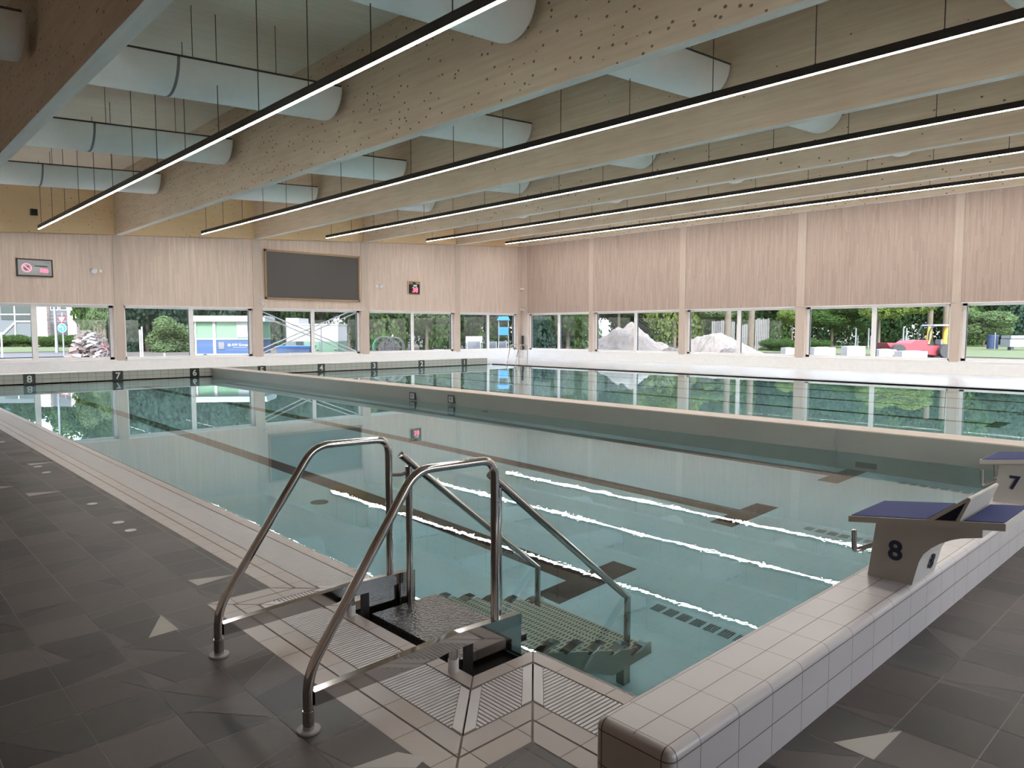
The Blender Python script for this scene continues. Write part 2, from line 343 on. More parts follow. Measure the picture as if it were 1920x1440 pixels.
def tag(o, label=None, cat=None, group=None, kind=None):
    if label: o['label'] = label
    if cat: o['category'] = cat
    if group: o['group'] = group
    if kind: o['kind'] = kind
    return o
def empty(name, loc, label=None, cat=None, group=None, kind=None):
    o = bpy.data.objects.new(name, None); C.objects.link(o); o.location = loc; o.empty_display_size = 0.2
    return tag(o, label, cat, group, kind)
def text(name, body, size, mat, loc, rot, parent=None, ext=0.003, align='CENTER', bold=0.0):
    cu = bpy.data.curves.new(name, 'FONT'); cu.body = body; cu.size = size; cu.extrude = ext; cu.align_x = align; cu.align_y = 'CENTER'; cu.offset = bold
    cu.resolution_u = 4; cu.materials.append(M[mat]); o = bpy.data.objects.new(name, cu); C.objects.link(o)
    bpy.context.view_layer.update(); me = bpy.data.meshes.new_from_object(o.evaluated_get(bpy.context.evaluated_depsgraph_get()))
    bpy.data.objects.remove(o); o = bpy.data.objects.new(name, me); C.objects.link(o)
    if not me.materials: me.materials.append(M[mat])
    o.rotation_euler = rot; o.location = Vector(loc) - (wpos(parent) if parent else Vector((0, 0, 0)))
    if parent: o.parent = parent
    return o
def copy_tree(o, parent=None):
    c = o.copy(); C.objects.link(c)
    if parent: c.parent = parent
    for ch in list(o.children): copy_tree(ch, c)
    return c
def bez(pts, r, n=6):
    """round the corners of a polyline"""
    pts = [Vector(p) for p in pts]; out = [pts[0]]
    for i in range(1, len(pts)-1):
        a, b, c = pts[i-1], pts[i], pts[i+1]
        d1 = (a-b).normalized()*min(r, (a-b).length*0.45); d2 = (c-b).normalized()*min(r, (c-b).length*0.45)
        for k in range(n+1):
            t = k/n; out.append((b+d1)*(1-t)**2 + b*2*t*(1-t) + (b+d2)*t*t)
    return out+[pts[-1]]
def ray(x, y): return FW + RT*((x-960)/F_PX) - UP*((y-720)/F_PX)
def ground(x, y, z=0.0):
    d = ray(x, y); return EYE + d*((z-CAMH)/d.z)
def at(x, y, dist): return EYE + ray(x, y)*dist
FACE = math.atan2(FW.y, FW.x) - PI/2   # rotation that turns local +Y away from the viewpoint

# ------------------------------------------------------------------ key dimensions
XL, XR, YB, YF = -3.1, 30.3, -3.3, 31.48          # hall
SILL, HEAD = 0.49, 2.655
def zb(x): return 4.905 + 0.0572*x                  # underside of beams, follows the roof slope
def zc(x): return zb(x) + 2.29                      # ceiling
BEAMS = [(2.53, 2.75), (8.25, 8.45), (13.88, 14.09), (19.44, 19.65), (25.30, 25.51)]
PX0, PX1, PY0, PY1 = 2.53, 23.6, 1.58, 26.55        # pool
DIV0, DIV1 = 9.94, 10.42
ZW = -0.02; ZP = -1.2

# ------------------------------------------------------------------ setting: floor
def clip(poly, keep):   # keep(p)->signed value >=0 inside (linear)
    out = []
    for i, a in enumerate(poly):
        b = poly[(i+1) % len(poly)]; fa, fb = keep(a), keep(b)
        if fa >= 0: out.append(a)
        if fa*fb < 0: t = fa/(fa-fb); out.append((a[0]+(b[0]-a[0])*t, a[1]+(b[1]-a[1])*t))
    return out
def cliprect(poly, r):
    for k in (lambda p: p[0]-r[0], lambda p: r[1]-p[0], lambda p: p[1]-r[2], lambda p: r[3]-p[1]):
        poly = clip(poly, k)
        if len(poly) < 3: return []
    return poly
def inset(poly, d):
    if len(poly) < 3: return []
    cx = sum(p[0] for p in poly)/len(poly); cy_ = sum(p[1] for p in poly)/len(poly); out = []
    n = len(poly)
    for i in range(n):
        a, b, c = Vector(poly[i-1]), Vector(poly[i]), Vector(poly[(i+1) % n])
        e1 = (b-a); e2 = (c-b)
        if e1.length < 1e-6 or e2.length < 1e-6: return poly
        e1.normalize(); e2.normalize(); n1 = Vector((-e1.y, e1.x)); n2 = Vector((-e2.y, e2.x))
        if n1.dot(Vector((cx, cy_))-a) < 0: n1 = -n1; n2 = -n2
        m_ = (n1+n2); 
        if m_.length < 1e-3: return poly
        m_.normalize(); k = d/max(0.35, m_.dot(n1)); out.append(tuple(b+m_*k))
    return out
S = 0.3025; GX, GY = 0.686, 0.105
floor = MB()
regions = [(XL, 1.55, YB, YF), (1.55, 1.945, YB, 1.96), (1.55, 1.945, 4.33, YF), (1.945, 24.5, YB, 1.262)]
def gcell(x, y):  # tile index whose lower corner is nearest
    return (round((x-GX)/S), round((y-GY)/S))
specials = {}
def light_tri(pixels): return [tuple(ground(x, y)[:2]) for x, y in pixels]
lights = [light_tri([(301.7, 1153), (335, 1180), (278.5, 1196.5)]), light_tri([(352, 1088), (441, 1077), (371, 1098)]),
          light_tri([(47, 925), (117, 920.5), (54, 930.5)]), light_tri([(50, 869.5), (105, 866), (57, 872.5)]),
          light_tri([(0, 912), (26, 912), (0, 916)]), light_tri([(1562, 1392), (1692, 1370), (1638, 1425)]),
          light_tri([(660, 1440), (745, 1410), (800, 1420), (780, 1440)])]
def pip(p, poly):
    r = False; n = len(poly)
    for i in range(n):
        a, b = poly[i], poly[(i+1) % n]
        if (a[1] > p[1]) != (b[1] > p[1]) and p[0] < (b[0]-a[0])*(p[1]-a[1])/(b[1]-a[1])+a[0]: r = not r
    return r
RT_ = random.Random(21)
i0, i1 = int((XL-GX)/S)-1, int((24.5-GX)/S)+1; j0, j1 = int((YB-GY)/S)-1, int((YF-GY)/S)+1
for i in range(i0, i1):
    for j in range(j0, j1):
        x, y = GX+i*S, GY+j*S
        if x > 2.0 and y > 1.3: continue
        sq = [(x, y), (x+S, y), (x+S, y+S), (x, y+S)]
        q = RT_.random(); parts = [sq]
        t0 = RT_.randrange(5)
        if q < 0.52:
            k = RT_.randrange(4); sq2 = sq[k:]+sq[:k]; t = RT_.choice((0.35, 0.5, 0.7, 1.0))
            a, b, c, d = sq2
            if RT_.random() < 0.6: m_ = (b[0]+(c[0]-b[0])*t*0.45, b[1]+(c[1]-b[1])*t*0.45); parts = [[a, b, m_], [a, m_, c, d]]
            else: m_ = (c[0]+(b[0]-c[0])*t*0.5, c[1]+(b[1]-c[1])*t*0.5); parts = [[a, b, m_], [a, m_, c, d]]
        for pi_, pp in enumerate(parts):
            tone = t0 if pi_ == 0 else (t0+1+RT_.randrange(3)) % 5
            pp = inset(pp, 0.0024 if len(parts) == 1 else 0.0017)
            for r in regions:
                cc = cliprect(pp, r) if len(pp) > 2 else []
                if len(cc) < 3: continue
                floor.poly([(p[0], p[1], 0.0) for p in cc], 'floor_tile_%d' % tone)
for r in regions: floor.poly([(r[0], r[2], -0.0012), (r[1], r[2], -0.0012), (r[1], r[3], -0.0012), (r[0], r[3], -0.0012)], 'floor_grout')
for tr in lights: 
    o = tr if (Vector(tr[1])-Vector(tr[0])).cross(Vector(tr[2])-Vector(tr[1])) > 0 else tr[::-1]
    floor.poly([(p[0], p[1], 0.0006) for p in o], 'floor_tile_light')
fo = tag(floor.build('floor'), kind='structure')
dk = MB()   # white tiled deck round the far and right side of the pool
dk.poly([(PX1+0.0, YB, 0), (XR, YB, 0), (XR, YF, 0), (PX1, YF, 0)], 'deck_white')
dk.poly([(1.945, PY1+0.2, 0.0), (PX1, PY1+0.2, 0.0), (PX1, YF, 0.0), (1.945, YF, 0.0)], 'deck_white')
dk.box((PX1-0.02, 1.6, -0.5), (PX1+0.06, PY1, 0.012), 'edge_grey'); dk.box((PX1+0.06, 1.6, -0.1), (PX1+0.30, PY1, 0.006), 'grate_white')
dk.box((PX1+0.30, 1.6, -0.1), (PX1+0.36, PY1, 0.009), 'edge_grey')
tag(dk.build('floor'), kind='structure')

# pool edge band: tiles, grate, inner strip following the notch of the stairs
EDGE = [(2.53, 1.50), (2.53, 2.54), (2.13, 2.54), (2.13, 3.75), (2.53, 3.75), (2.53, 26.6)]
band = MB(); grate = MB(); inner = MB(); under = MB()
def seg_iter():
    dirs = []
    for a, b in zip(EDGE, EDGE[1:]):
        d = (Vector(b)-Vector(a)); dirs.append(d.normalized())
    for k, (a, b) in enumerate(zip(EDGE, EDGE[1:])):
        a = Vector(a); b = Vector(b); t = dirs[k]; n = Vector((-t.y, t.x))
        m0 = (n + Vector((-dirs[k-1].y, dirs[k-1].x))) if k > 0 else n
        m1 = (n + Vector((-dirs[k+1].y, dirs[k+1].x))) if k < len(dirs)-1 else n
        yield k, a, b, t, n, m0.normalized(), m1.normalized()
def band_clip(poly, a, b, t, m0, m1, ins=0.0):
    p0 = Vector((-m0.y, m0.x)); p0 = p0 if p0.dot(t) > 0 else -p0
    p1 = Vector((-m1.y, m1.x)); p1 = p1 if p1.dot(t) < 0 else -p1
    poly = clip(poly, lambda p: (Vector(p)-a).dot(p0)-ins)
    if len(poly) < 3: return []
    return clip(poly, lambda p: (Vector(p)-b).dot(p1)-ins)
def put(mb, poly, z, m, zz=None):
    if len(poly) < 3: return
    A = sum(poly[i][0]*poly[(i+1) % len(poly)][1]-poly[(i+1) % len(poly)][0]*poly[i][1] for i in range(len(poly)))
    if A < 0: poly = poly[::-1]
    if zz is None: mb.poly([(p[0], p[1], z) for p in poly], m)
    else:
        n = len(poly); vs_ = [(p[0], p[1], zz) for p in poly]+[(p[0], p[1], z) for p in poly]
        mb.add(vs_, [tuple(range(n, 2*n))]+[(i, (i+1) % n, (i+1) % n+n, i+n) for i in range(n)], m)
for k, a, b, t, n, m0, m1 in seg_iter():
    L = (b-a).length; far = k == 4
    def rect(s0, s1, d0, d1): return [tuple(a+t*s0+n*d0), tuple(a+t*s1+n*d0), tuple(a+t*s1+n*d1), tuple(a+t*s0+n*d1)]
    for (d0, d1, pitch, off) in ((0.468, 0.580, 0.25, 0.06), (0.362, 0.462, 0.25, 0.06)):
        s_ = -1.0+off
        while s_ < L+1:
            put(band, inset(band_clip(rect(s_, s_+pitch, d0, d1), a, b, t, m0, m1, 0.003), 0.002), 0.0, R.choice(('band_tile', 'band_tile', 'band_tile_warm')))
            s_ += pitch
    s_ = -1.0
    while s_ < L+1:
        put(inner, inset(band_clip(rect(s_, s_+0.30, 0.0, 0.085), a, b, t, m0, m1, 0.002), 0.0018), 0.0, 'band_tile', -0.05); s_ += 0.30
    put(band, band_clip(rect(-1, L+1, 0.355, 0.590), a, b, t, m0, m1), -0.002, 'grout_white')
    put(under, band_clip(rect(-1, L+1, 0.08, 0.365), a, b, t, m0, m1), -0.05, 'slot_black')
    put(under, band_clip(rect(-1, L+1, 0.0, 0.09), a, b, t, m0, m1), -0.004, 'grout_white')
    bar = 0.048 if k < 4 else 0.04
    s_ = -1.0
    while s_ < L+1:      # slats across the gutter
        put(grate, band_clip(rect(s_, s_+0.0145, 0.092, 0.356), a, b, t, m0, m1, bar+0.002), 0.0, 'grate_white', -0.02); s_ += 0.0225
    for end in (0, 1):   # solid bars beside each mitre
        if (k == 0 and end == 0) or (k == 4 and end == 1): continue
        full = band_clip(rect(-1, L+1, 0.10, 0.35), a, b, t, m0, m1, 0.004)
        mm = m0 if end == 0 else m1; P = a if end == 0 else b
        q = Vector((-mm.y, mm.x)); q = q if q.dot(t)*(1 if end == 0 else -1) > 0 else -q
        put(grate, clip(full, lambda p: bar-(Vector(p)-P).dot(q)), 0.001, 'grate_white', -0.02)
tag(band.build('trim_1'), kind='structure'); tag(inner.build('trim_2'), kind='structure'); tag(under.build('trim_3'), kind='structure')
tag(grate.build('gutter_grate'), 'white slatted overflow grate running along the left pool edge', 'grate')

# pool basin
pool = MB()
pool.poly([(PX0, PY0, ZP), (DIV0+0.05, PY0, ZP), (DIV0+0.05, PY1, ZP), (PX0, PY1, ZP)], 'pool_tile')
pool.poly([(DIV0+0.05, PY0, -2.0), (PX1, PY0, -2.0), (PX1, PY1, -2.0), (DIV0+0.05, PY1, -2.0)], 'pool_tile')
pool.poly([(PX0, PY0, -0.06), (PX0, PY1, -0.06), (PX0, PY1, ZP), (PX0, PY0, ZP)], 'pool_tile')
pool.poly([(PX1-0.02, PY0, 0.0), (PX1-0.02, PY1, 0.0), (PX1-0.02, PY1, -2.0), (PX1-0.02, PY0, -2.0)], 'pool_tile')
pool.poly([(PX0, PY0, ZP), (PX0, PY0, 0.05), (PX1, PY0, 0.05), (PX1, PY0, -2.0), (DIV0, PY0, -2.0)], 'pool_tile')
pool.poly([(PX0, PY1, 0.0), (PX1, PY1, 0.0), (PX1, PY1, -2.0), (PX0, PY1, -2.0)], 'pool_tile')
# notch of the stairs
pool.box((2.05, 2.50, -0.10), (2.56, 3.79, -0.07), 'slot_black')
tag(pool.build('pool_basin'), kind='structure')
for lx, yend in ((4.46, 0), (7.01, 0), (9.52, 0), (12.0, 1), (14.5, 1), (17.0, 1), (19.5, 1), (22.0, 1)):
    z = (ZP if not yend else -2.0)+0.003
    t = MB(); t.box((lx-0.125, 3.70, z-0.01), (lx+0.125, 24.4, z), 'pool_dark_tile'); t.box((lx-0.49, 3.70, z-0.01), (lx+0.49, 3.96, z+0.001), 'pool_dark_tile'); t.box((lx-0.49, 24.2, z-0.01), (lx+0.49, 24.46, z+0.001), 'pool_dark_tile')
    t.build('lane_marking', loc=(lx, 14, z)); o = bpy.data.objects['lane_marking'] if lx == 4.46 else C.objects[-1]
    tag(o, kind='structure')
g_in = 0
for lx, zz in ((4.46, ZP), (7.01, ZP), (9.60, ZP)):
    for k in range(10):
        yy = 3.13-k*0.115
        t = MB()
        for q in range(6): t.box((lx-0.055, yy-0.038+q*0.0145, zz), (lx+0.055, yy-0.030+q*0.0145, zz+0.004), 'drain_dark')
        o = t.build('floor_inlet', loc=(lx, yy, zz))
        tag(o, {4.46: 'small slotted floor inlet in the row ahead of the nearest dark lane line', 7.01: 'small slotted floor inlet in the row ahead of the middle dark lane line', 9.60: 'small slotted floor inlet in the row beside the white bulkhead'}[lx], 'inlet', {4.46: 'floor inlets in line with lane eight', 7.01: 'floor inlets in line with lane seven', 9.60: 'floor inlets beside the bulkhead'}[lx])
t = MB(); t.disc((3.94, 7.4, ZP+0.002), 0.10, 'drain_dark', h=0.01); tag(t.build('floor_drain', loc=(3.94, 7.4, ZP)), 'small round dark drain on the pool floor', 'drain')

# water
wt = MB(); wt.poly([(PX0+0.0, PY0, ZW), (DIV0+0.02, PY0, ZW), (DIV0+0.02, PY1+0.02, ZW), (PX0, PY1+0.02, ZW)], 'pool_water')
tag(wt.build('pool_water'), 'calm pool water left of the white bulkhead', 'water', kind='stuff')
wt = MB(); wt.poly([(DIV1-0.02, PY0, ZW), (PX1-0.01, PY0, ZW), (PX1-0.01, PY1+0.02, ZW), (DIV1-0.02, PY1+0.02, ZW)], 'pool_water')
tag(wt.build('pool_water'), 'calm pool water right of the white bulkhead', 'water', kind='stuff')
wt = MB(); wt.box((PX0, PY0, -0.09), (PX0+0.035, 2.54, -0.012), 'slot_black'); wt.box((PX0, 3.75, -0.09), (PX0+0.03, PY1, -0.014), 'slot_black')
tag(wt.build('trim_4'), kind='structure')

# start wall (raised, rounded edges) and raised far end wall
def bevel_box(name, a, b, m, wd, seg=6):
    t = MB(); t.box(a, b, m); o = t.build(name); md = o.modifiers.new('round', 'BEVEL'); md.width = wd; md.segments = seg; md.limit_method = 'ANGLE'
    for p in o.data.polygons: p.use_smooth = True
    md.harden_normals = True
    return o
tag(bevel_box('wall_start', (1.874, 1.26, -0.3), (PX1+0.9, 1.58, 0.288), 'start_wall_tile', 0.036), kind='structure')
tag(bevel_box('wall_end', (1.9, PY1, -2.0), (23.27, PY1+0.32, 0.31), 'end_wall_tile', 0.02), kind='structure')
t = MB(); t.box((1.9, PY1-0.005, 0.296), (23.28, PY1+0.33, 0.316), 'white_trim'); tag(t.build('trim_5'), kind='structure')
# bulkhead
bk = MB(); bk.prism([(DIV0+0.0, -2.0), (DIV1, -2.0), (DIV1, 0.285), (DIV0, 0.285), (DIV0+0.05, -0.05)], 1, PY0, PY1-0.001, 'bulkhead_white_shaded')
bk.box((DIV0, PY0, 0.285), (DIV1, PY1-0.01, 0.30), 'bulkhead_top')
bko = tag(bk.build('pool_bulkhead', loc=(10.18, 14, 0)), 'long white movable bulkhead dividing lanes six and five', 'bulkhead')
for yy in (4.1,):
    t = MB(); t.box((DIV0-0.002, yy, -1.1), (DIV0+0.02, yy+0.006, 0.284), 'mid_grey'); t.build('panel_joint', bko, (DIV0, yy, 0))
for yy, zz in ((14.04, 0.09), (12.57, 0.115)):
    t = MB(); t.box((DIV0-0.006, yy-0.11, zz-0.09), (DIV0+0.04, yy+0.11, zz+0.09), 'dark_grey'); t.box((DIV0-0.009, yy-0.07, zz-0.06), (DIV0, yy+0.07, zz+0.06), 'panel_grey'); q = t.build('depth_plate', bko, (DIV0, yy, zz))
    text('numeral', '0', 0.12, 'sign_black', (DIV0-0.012, yy, zz), (PI/2, 0, -PI/2), q)
for yy, zz, hy, hz in ((11.45, -0.40, 0.07, 0.09), (3.71, -0.80, 0.13, 0.17)):
    t = MB(); t.box((DIV0-0.005, yy-hy, zz-hz), (DIV0+0.20, yy+hy, zz+hz), 'dark_grey'); t.build('inlet_plate', bko, (DIV0, yy, zz))

# ------------------------------------------------------------------ walls with window bands
WN = [0]
def window(p0, p1, axis, wall, inward, double=True):
    """glazed opening between p0 and p1 along axis; wall = face coordinate, inward = unit sign pointing into the hall"""
    WN[0] += 1
    root = empty('window_%d' % WN[0], ((p0+p1)/2, wall, SILL) if axis == 0 else (wall, (p0+p1)/2, SILL), kind='structure')
    dep = -inward
    def B(mb, u0, u1, z0, z1, d0, d1, m):
        a, b = wall+dep*d0, wall+dep*d1
        mb.box((u0, a, z0) if axis == 0 else (a, u0, z0), (u1, b, z1) if axis == 0 else (b, u1, z1), m)
    rv = MB()    # reveal lining and sill board
    B(rv, p0, p1, SILL-0.03, SILL+0.012, -0.02, 0.34, 'white_trim'); B(rv, p0, p1, HEAD-0.03, HEAD, 0.0, 0.34, 'white_trim')
    B(rv, p0, p0+0.03, SILL, HEAD, 0.0, 0.34, 'post_wood'); B(rv, p1-0.03, p1, SILL, HEAD, 0.0, 0.34, 'post_wood')
    rv.build('window_lining', root, root.location)
    fr = MB(); f = 0.09
    for (u0, u1, z0, z1) in ((p0+0.03, p1-0.03, SILL+0.012, SILL+0.012+f), (p0+0.03, p1-0.03, HEAD-0.03-f, HEAD-0.03), (p0+0.03, p0+0.03+f, SILL, HEAD-0.03), (p1-0.03-f*1.6, p1-0.03, SILL, HEAD-0.03)):
        B(fr, u0, u1, z0, z1, 0.20, 0.30, 'white_trim')
    c = (p0+p1)/2; B(fr, c-0.09, c+0.09, SILL, HEAD-0.03, 0.17, 0.30, 'white_trim'); B(fr, c-0.095, c-0.080, SILL+0.08, HEAD-0.1, 0.20, 0.29, 'dark_grey')
    B(fr, p1-0.175, p1-0.16, SILL+0.08, HEAD-0.1, 0.195, 0.29, 'dark_grey')
    fr.build('window_frame', root, root.location)
    gl = MB(); d = wall+dep*0.26
    pts = [(p0+0.03, SILL), (p1-0.03, SILL), (p1-0.03, HEAD-0.03), (p0+0.03, HEAD-0.03)]
    gl.poly([(u, d, z) if axis == 0 else (d, u, z) for u, z in pts], 'window_glass'); gl.build('pane', root, root.location)
    # light portal: guides the sky light through the opening
    ld = bpy.data.lights.new('window_portal', 'AREA'); ld.shape = 'RECTANGLE'; ld.size = p1-p0; ld.size_y = HEAD-SILL; ld.cycles.is_portal = True
    lo = bpy.data.objects.new('window_portal', ld); C.objects.link(lo)
    nrm = Vector((0, inward, 0)) if axis == 0 else Vector((inward, 0, 0))
    q = wall+dep*0.36; lo.location = (c, q, (SILL+HEAD)/2) if axis == 0 else (q, c, (SILL+HEAD)/2)
    lo.rotation_euler = nrm.to_track_quat('-Z', 'Y').to_euler()
    return root
PF = [(-3.1, -3.0), (2.45, 2.78), (8.14, 8.44), (13.75, 14.13), (19.28, 19.68), (25.25, 25.57), (30.05, 30.3)]   # piers, far wall (x)
PS = [(-3.3, -3.2), (2.33, 2.64), (8.17, 8.46), (14.04, 14.40), (19.97, 20.30), (25.84, 26.10), (30.95, 31.48)]  # piers, right wall (y)
def wallset(name, piers, axis, wall, inward, top, cl, a_, b_, solid=()):
    dep = -inward
    def B(mb, u0, u1, z0, z1, d0, d1, m):
        a, b = wall+dep*d0, wall+dep*d1
        mb.box((u0, a, z0) if axis == 0 else (a, u0, z0), (u1, b, z1) if axis == 0 else (b, u1, z1), m)
    def SB(mb, u0, u1, z0, f0, f1, d0, d1, m):   # box with sloping top
        a, b = wall+dep*d0, wall+dep*d1
        if axis == 0: p = [(u0, a, z0), (u1, a, z0), (u1, b, z0), (u0, b, z0), (u0, a, f0), (u1, a, f1), (u1, b, f1), (u0, b, f0)]
        else: p = [(a, u0, z0), (a, u1, z0), (b, u1, z0), (b, u0, z0), (a, u0, f0), (a, u1, f1), (b, u1, f1), (b, u0, f0)]
        mb.hexa(p, m)
    w0, w1 = piers[0][0], piers[-1][1]
    mb = MB(); B(mb, w0-0.35 if a_ else w0, w1+0.35 if b_ else w1, -0.5, SILL-0.03, 0.0, 0.35, 'white_wall')
    for u0, u1 in piers: B(mb, u0, u1, SILL-0.03, HEAD, 0.0, 0.35, 'post_wood')
    root = tag(mb.build(name), kind='structure')
    for (l0, l1), (r0, r1) in zip(piers, piers[1:]):
        t = MB(); SB(t, l1, r0, HEAD, top(l1, 0), top(r0, 0), 0.0, 0.35, cl); t.build('cladding_panel', root, (0, 0, 0))
        if l1 in solid: q_ = MB(); B(q_, l1, r0, SILL-0.03, HEAD, 0.0, 0.35, cl); q_.build('cladding_panel', root, (0, 0, 0))
        else: window(l1, r0, axis, wall, inward)
    for u0, u1 in piers:
        t = MB(); SB(t, u0, u1, HEAD, top(u0, 0), top(u1, 0), -0.02, 0.35, 'post_wood'); t.build('post', root, (0, 0, 0))
    u = MB(); SB(u, w0, w1, top(w0, 0), 0, 0, 0.0, 0.35, 'plywood') if False else None
    if axis == 0:
        a, b = wall+dep*0.01, wall+dep*0.35
        u.hexa([(w0, a, zb(w0)), (w1, a, zb(w1)), (w1, b, zb(w1)), (w0, b, zb(w0)), (w0, a, zc(w0)+.1), (w1, a, zc(w1)+.1), (w1, b, zc(w1)+.1), (w0, b, zc(w0)+.1)], 'plywood')
        u.build('plywood_band', root, (0, 0, 0))
    return root
wallset('wall_far', PF, 0, YF, -1, lambda x, k: zb(x)-0.01, 'cladding_far', True, True)
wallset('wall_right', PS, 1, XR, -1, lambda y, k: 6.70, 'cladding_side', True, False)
wallset('wall_near', PF, 0, YB, 1, lambda x, k: zb(x)-0.01, 'cladding_far', True, True, (-3.0, 8.44, 19.68))
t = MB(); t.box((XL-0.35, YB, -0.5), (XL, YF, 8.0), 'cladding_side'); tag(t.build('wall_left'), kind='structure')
# ceiling and roof slab, its unseen overhang added to block the sun
t = MB(); t.hexa([(XL-0.3, YB, zc(XL)), (XR+0.3, YB, zc(XR)), (XR+0.3, YF+0.3, zc(XR)), (XL-0.3, YF+0.3, zc(XL)), (XL-0.3, YB, zc(XL)+.2), (XR+0.3, YB, zc(XR)+.2), (XR+0.3, YF+0.3, zc(XR)+.2), (XL-0.3, YF+0.3, zc(XL)+.2)], 'ceiling_wood')
tag(t.build('ceiling'), kind='structure')
t = MB(); t.hexa([(XL-1.2, YB-1.4, 8.9), (XR+1.2, YB-1.4, 9.6), (XR+1.2, YF+0.8, 9.6), (XL-1.2, YF+0.8, 8.9), (XL-1.2, YB-1.4, 9.1), (XR+1.2, YB-1.4, 9.8), (XR+1.2, YF+0.8, 9.8), (XL-1.2, YF+0.8, 9.1)], 'white_wall')
tag(t.build('roof'), kind='structure')
t = MB(); t.box((XL-1.2, YB-1.4, 3.0), (XR+0.4, YB-0.36, 3.1), 'white_wall'); tag(t.build('roof'), kind='structure')   # unseen awning, added to keep sun out of the near windows
for i, (x0, x1) in enumerate(BEAMS + [(30.12, 30.42)]):
    t = MB(); z0, z1 = zb(x0), zc(x1)+0.05
    t.box((x0, YB, z0), (x1, YF-0.0, z1), 'beam_wood'); t.box((x0-0.001, YB, z0-0.004), (x1+0.001, YF, z0+0.0), 'beam_underside_lit')
    tag(t.build('ceiling_beam', loc=((x0+x1)/2, 14, z0)), kind='structure')

# ------------------------------------------------------------------ ducts
def duct(bay):
    x0 = (XL if bay == 0 else BEAMS[bay-1][1])+0.03; x1 = (BEAMS[bay][0] if bay < 5 else 30.12)-0.16
    Rr = 0.56; mb = MB(); N = 16; rings = []
    prof = [(-math.cos(PI*k/N)*Rr, -math.sin(PI*k/N)*Rr) for k in range(N+1)]
    xs = [(x0, 1.0), (x1-0.10, 1.0), (x1-0.04, 0.985), (x1-0.01, 0.95), (x1, 0.88)]
    zt = lambda x: zb(x)+1.36
    L_ = []
    for x, k in xs: L_ += [(x, p[0]*k, zt(x)+p[1]*k) for p in prof]
    n = N+1
    mb.add(L_, [(i*n+j, i*n+j+1, (i+1)*n+j+1, (i+1)*n+j) for i in range(len(xs)-1) for j in range(N)], 'duct_fabric', True)
    last = (len(xs)-1)*n
    mb.add(L_, [tuple(range(last, last+n)), tuple(range(0, n))[::-1]], 'duct_fabric')
    mb.add(L_, [(i*n, (i+1)*n, (i+1)*n+N, i*n+N) for i in range(len(xs)-1)], 'duct_fabric')
    return mb, x0, x1, zt
BAYN = ['left of the nearest beam', 'in the first bay', 'in the second bay', 'in the third bay', 'in the fourth bay', 'in the last bay']
DY = [2.2, 8.03, 13.80, 19.50, 25.30]
ROWN = ['nearest', 'second nearest', 'third from the far wall', 'second from the far wall', 'closest to the far wall']
for bay in range(0, 6):
    mb, x0, x1, zt = duct(bay); proto = None
    for r, y0 in enumerate(DY):
        if bay == 0 and r != 2: continue
        yy = (13.2 if bay == 0 else y0)+0.56
        if proto is None:
            root = empty('air_duct', (x0, 0, zb(x0)+1.36))
            body = mb.build('duct_body', root, (0, 0, 0))
            q = MB(); q.tube([(x0, -0.57, zt(x0)+0.01), (x1-0.06, -0.57, zt(x1)+0.01)], 0.018, 'rail_dark', 6); q.tube([(x0, 0.57, zt(x0)+0.01), (x1-0.06, 0.57, zt(x1)+0.01)], 0.018, 'rail_dark', 6)
            q.build('suspension_rail', root, (0, 0, 0))
            q = MB(); sx = x0+(x1-x0)*0.37; q.prism([(-math.cos(PI*k/16)*0.565, zt(sx)-math.sin(PI*k/16)*0.565) for k in range(17)], 0, sx, sx+0.05, 'mid_grey', True); q.build('seam_ring', root, (0, 0, 0))
            for f in (0.12, 0.42, 0.72):
                for s2 in (-0.57,):
                    cx_ = x0+(x1-x0)*f; q = MB(); q.tube([(cx_, s2, zt(cx_)), (cx_, s2, zc(cx_))], 0.007, 'cable_steel', 5); q.build('cable', root, (cx_, s2, zt(cx_)))
            proto = root; o = root
        else: o = copy_tree(proto)
        o.location = (x0, yy, zb(x0)+1.36)
        tag(o, 'pale fabric air duct %s, %s' % (BAYN[bay], ROWN[r]) if bay else 'dim pale fabric air duct left of the nearest beam', 'duct', 'fabric air ducts')

# ------------------------------------------------------------------ LED strip lights
LN = ['nearest', 'second', 'third', 'fourth', 'farthest']
for i, lx in enumerate((5.5, 11.15, 16.75, 22.45, 27.95)):
    z = 5.31+0.0573*(lx-5.5)
    root = empty('strip_light', (lx, 14, z), 'long black suspended strip light glowing along its underside, %s of the five' % LN[i], 'light', 'suspended strip lights')
    b = MB(); b.box((lx-0.032, -2.8, z-0.085), (lx+0.032, 30.3, z+0.045), 'black_metal'); b.build('light_housing', root, (lx, 14, z))
    y = -2.8; b = MB()
    while y < 30.25:
        y2 = min(y+2.92, 30.29); b.box((lx-0.021, y, z-0.094), (lx+0.021, y2-0.012, z-0.0855), 'led'); y += 2.92
    b.build('diffuser', root, (lx, 14, z))
    for k in range(16):
        yy = 29.82-1.765*k
        q = MB(); q.tube([(lx, yy, z+0.03), (lx, yy, zc(lx))], 0.008, 'cable_steel', 5); q.tube([(lx, yy, z+0.03), (lx, yy, z+0.06)], 0.018, 'cable_steel', 6); q.build('cable', root, (lx, yy, z))

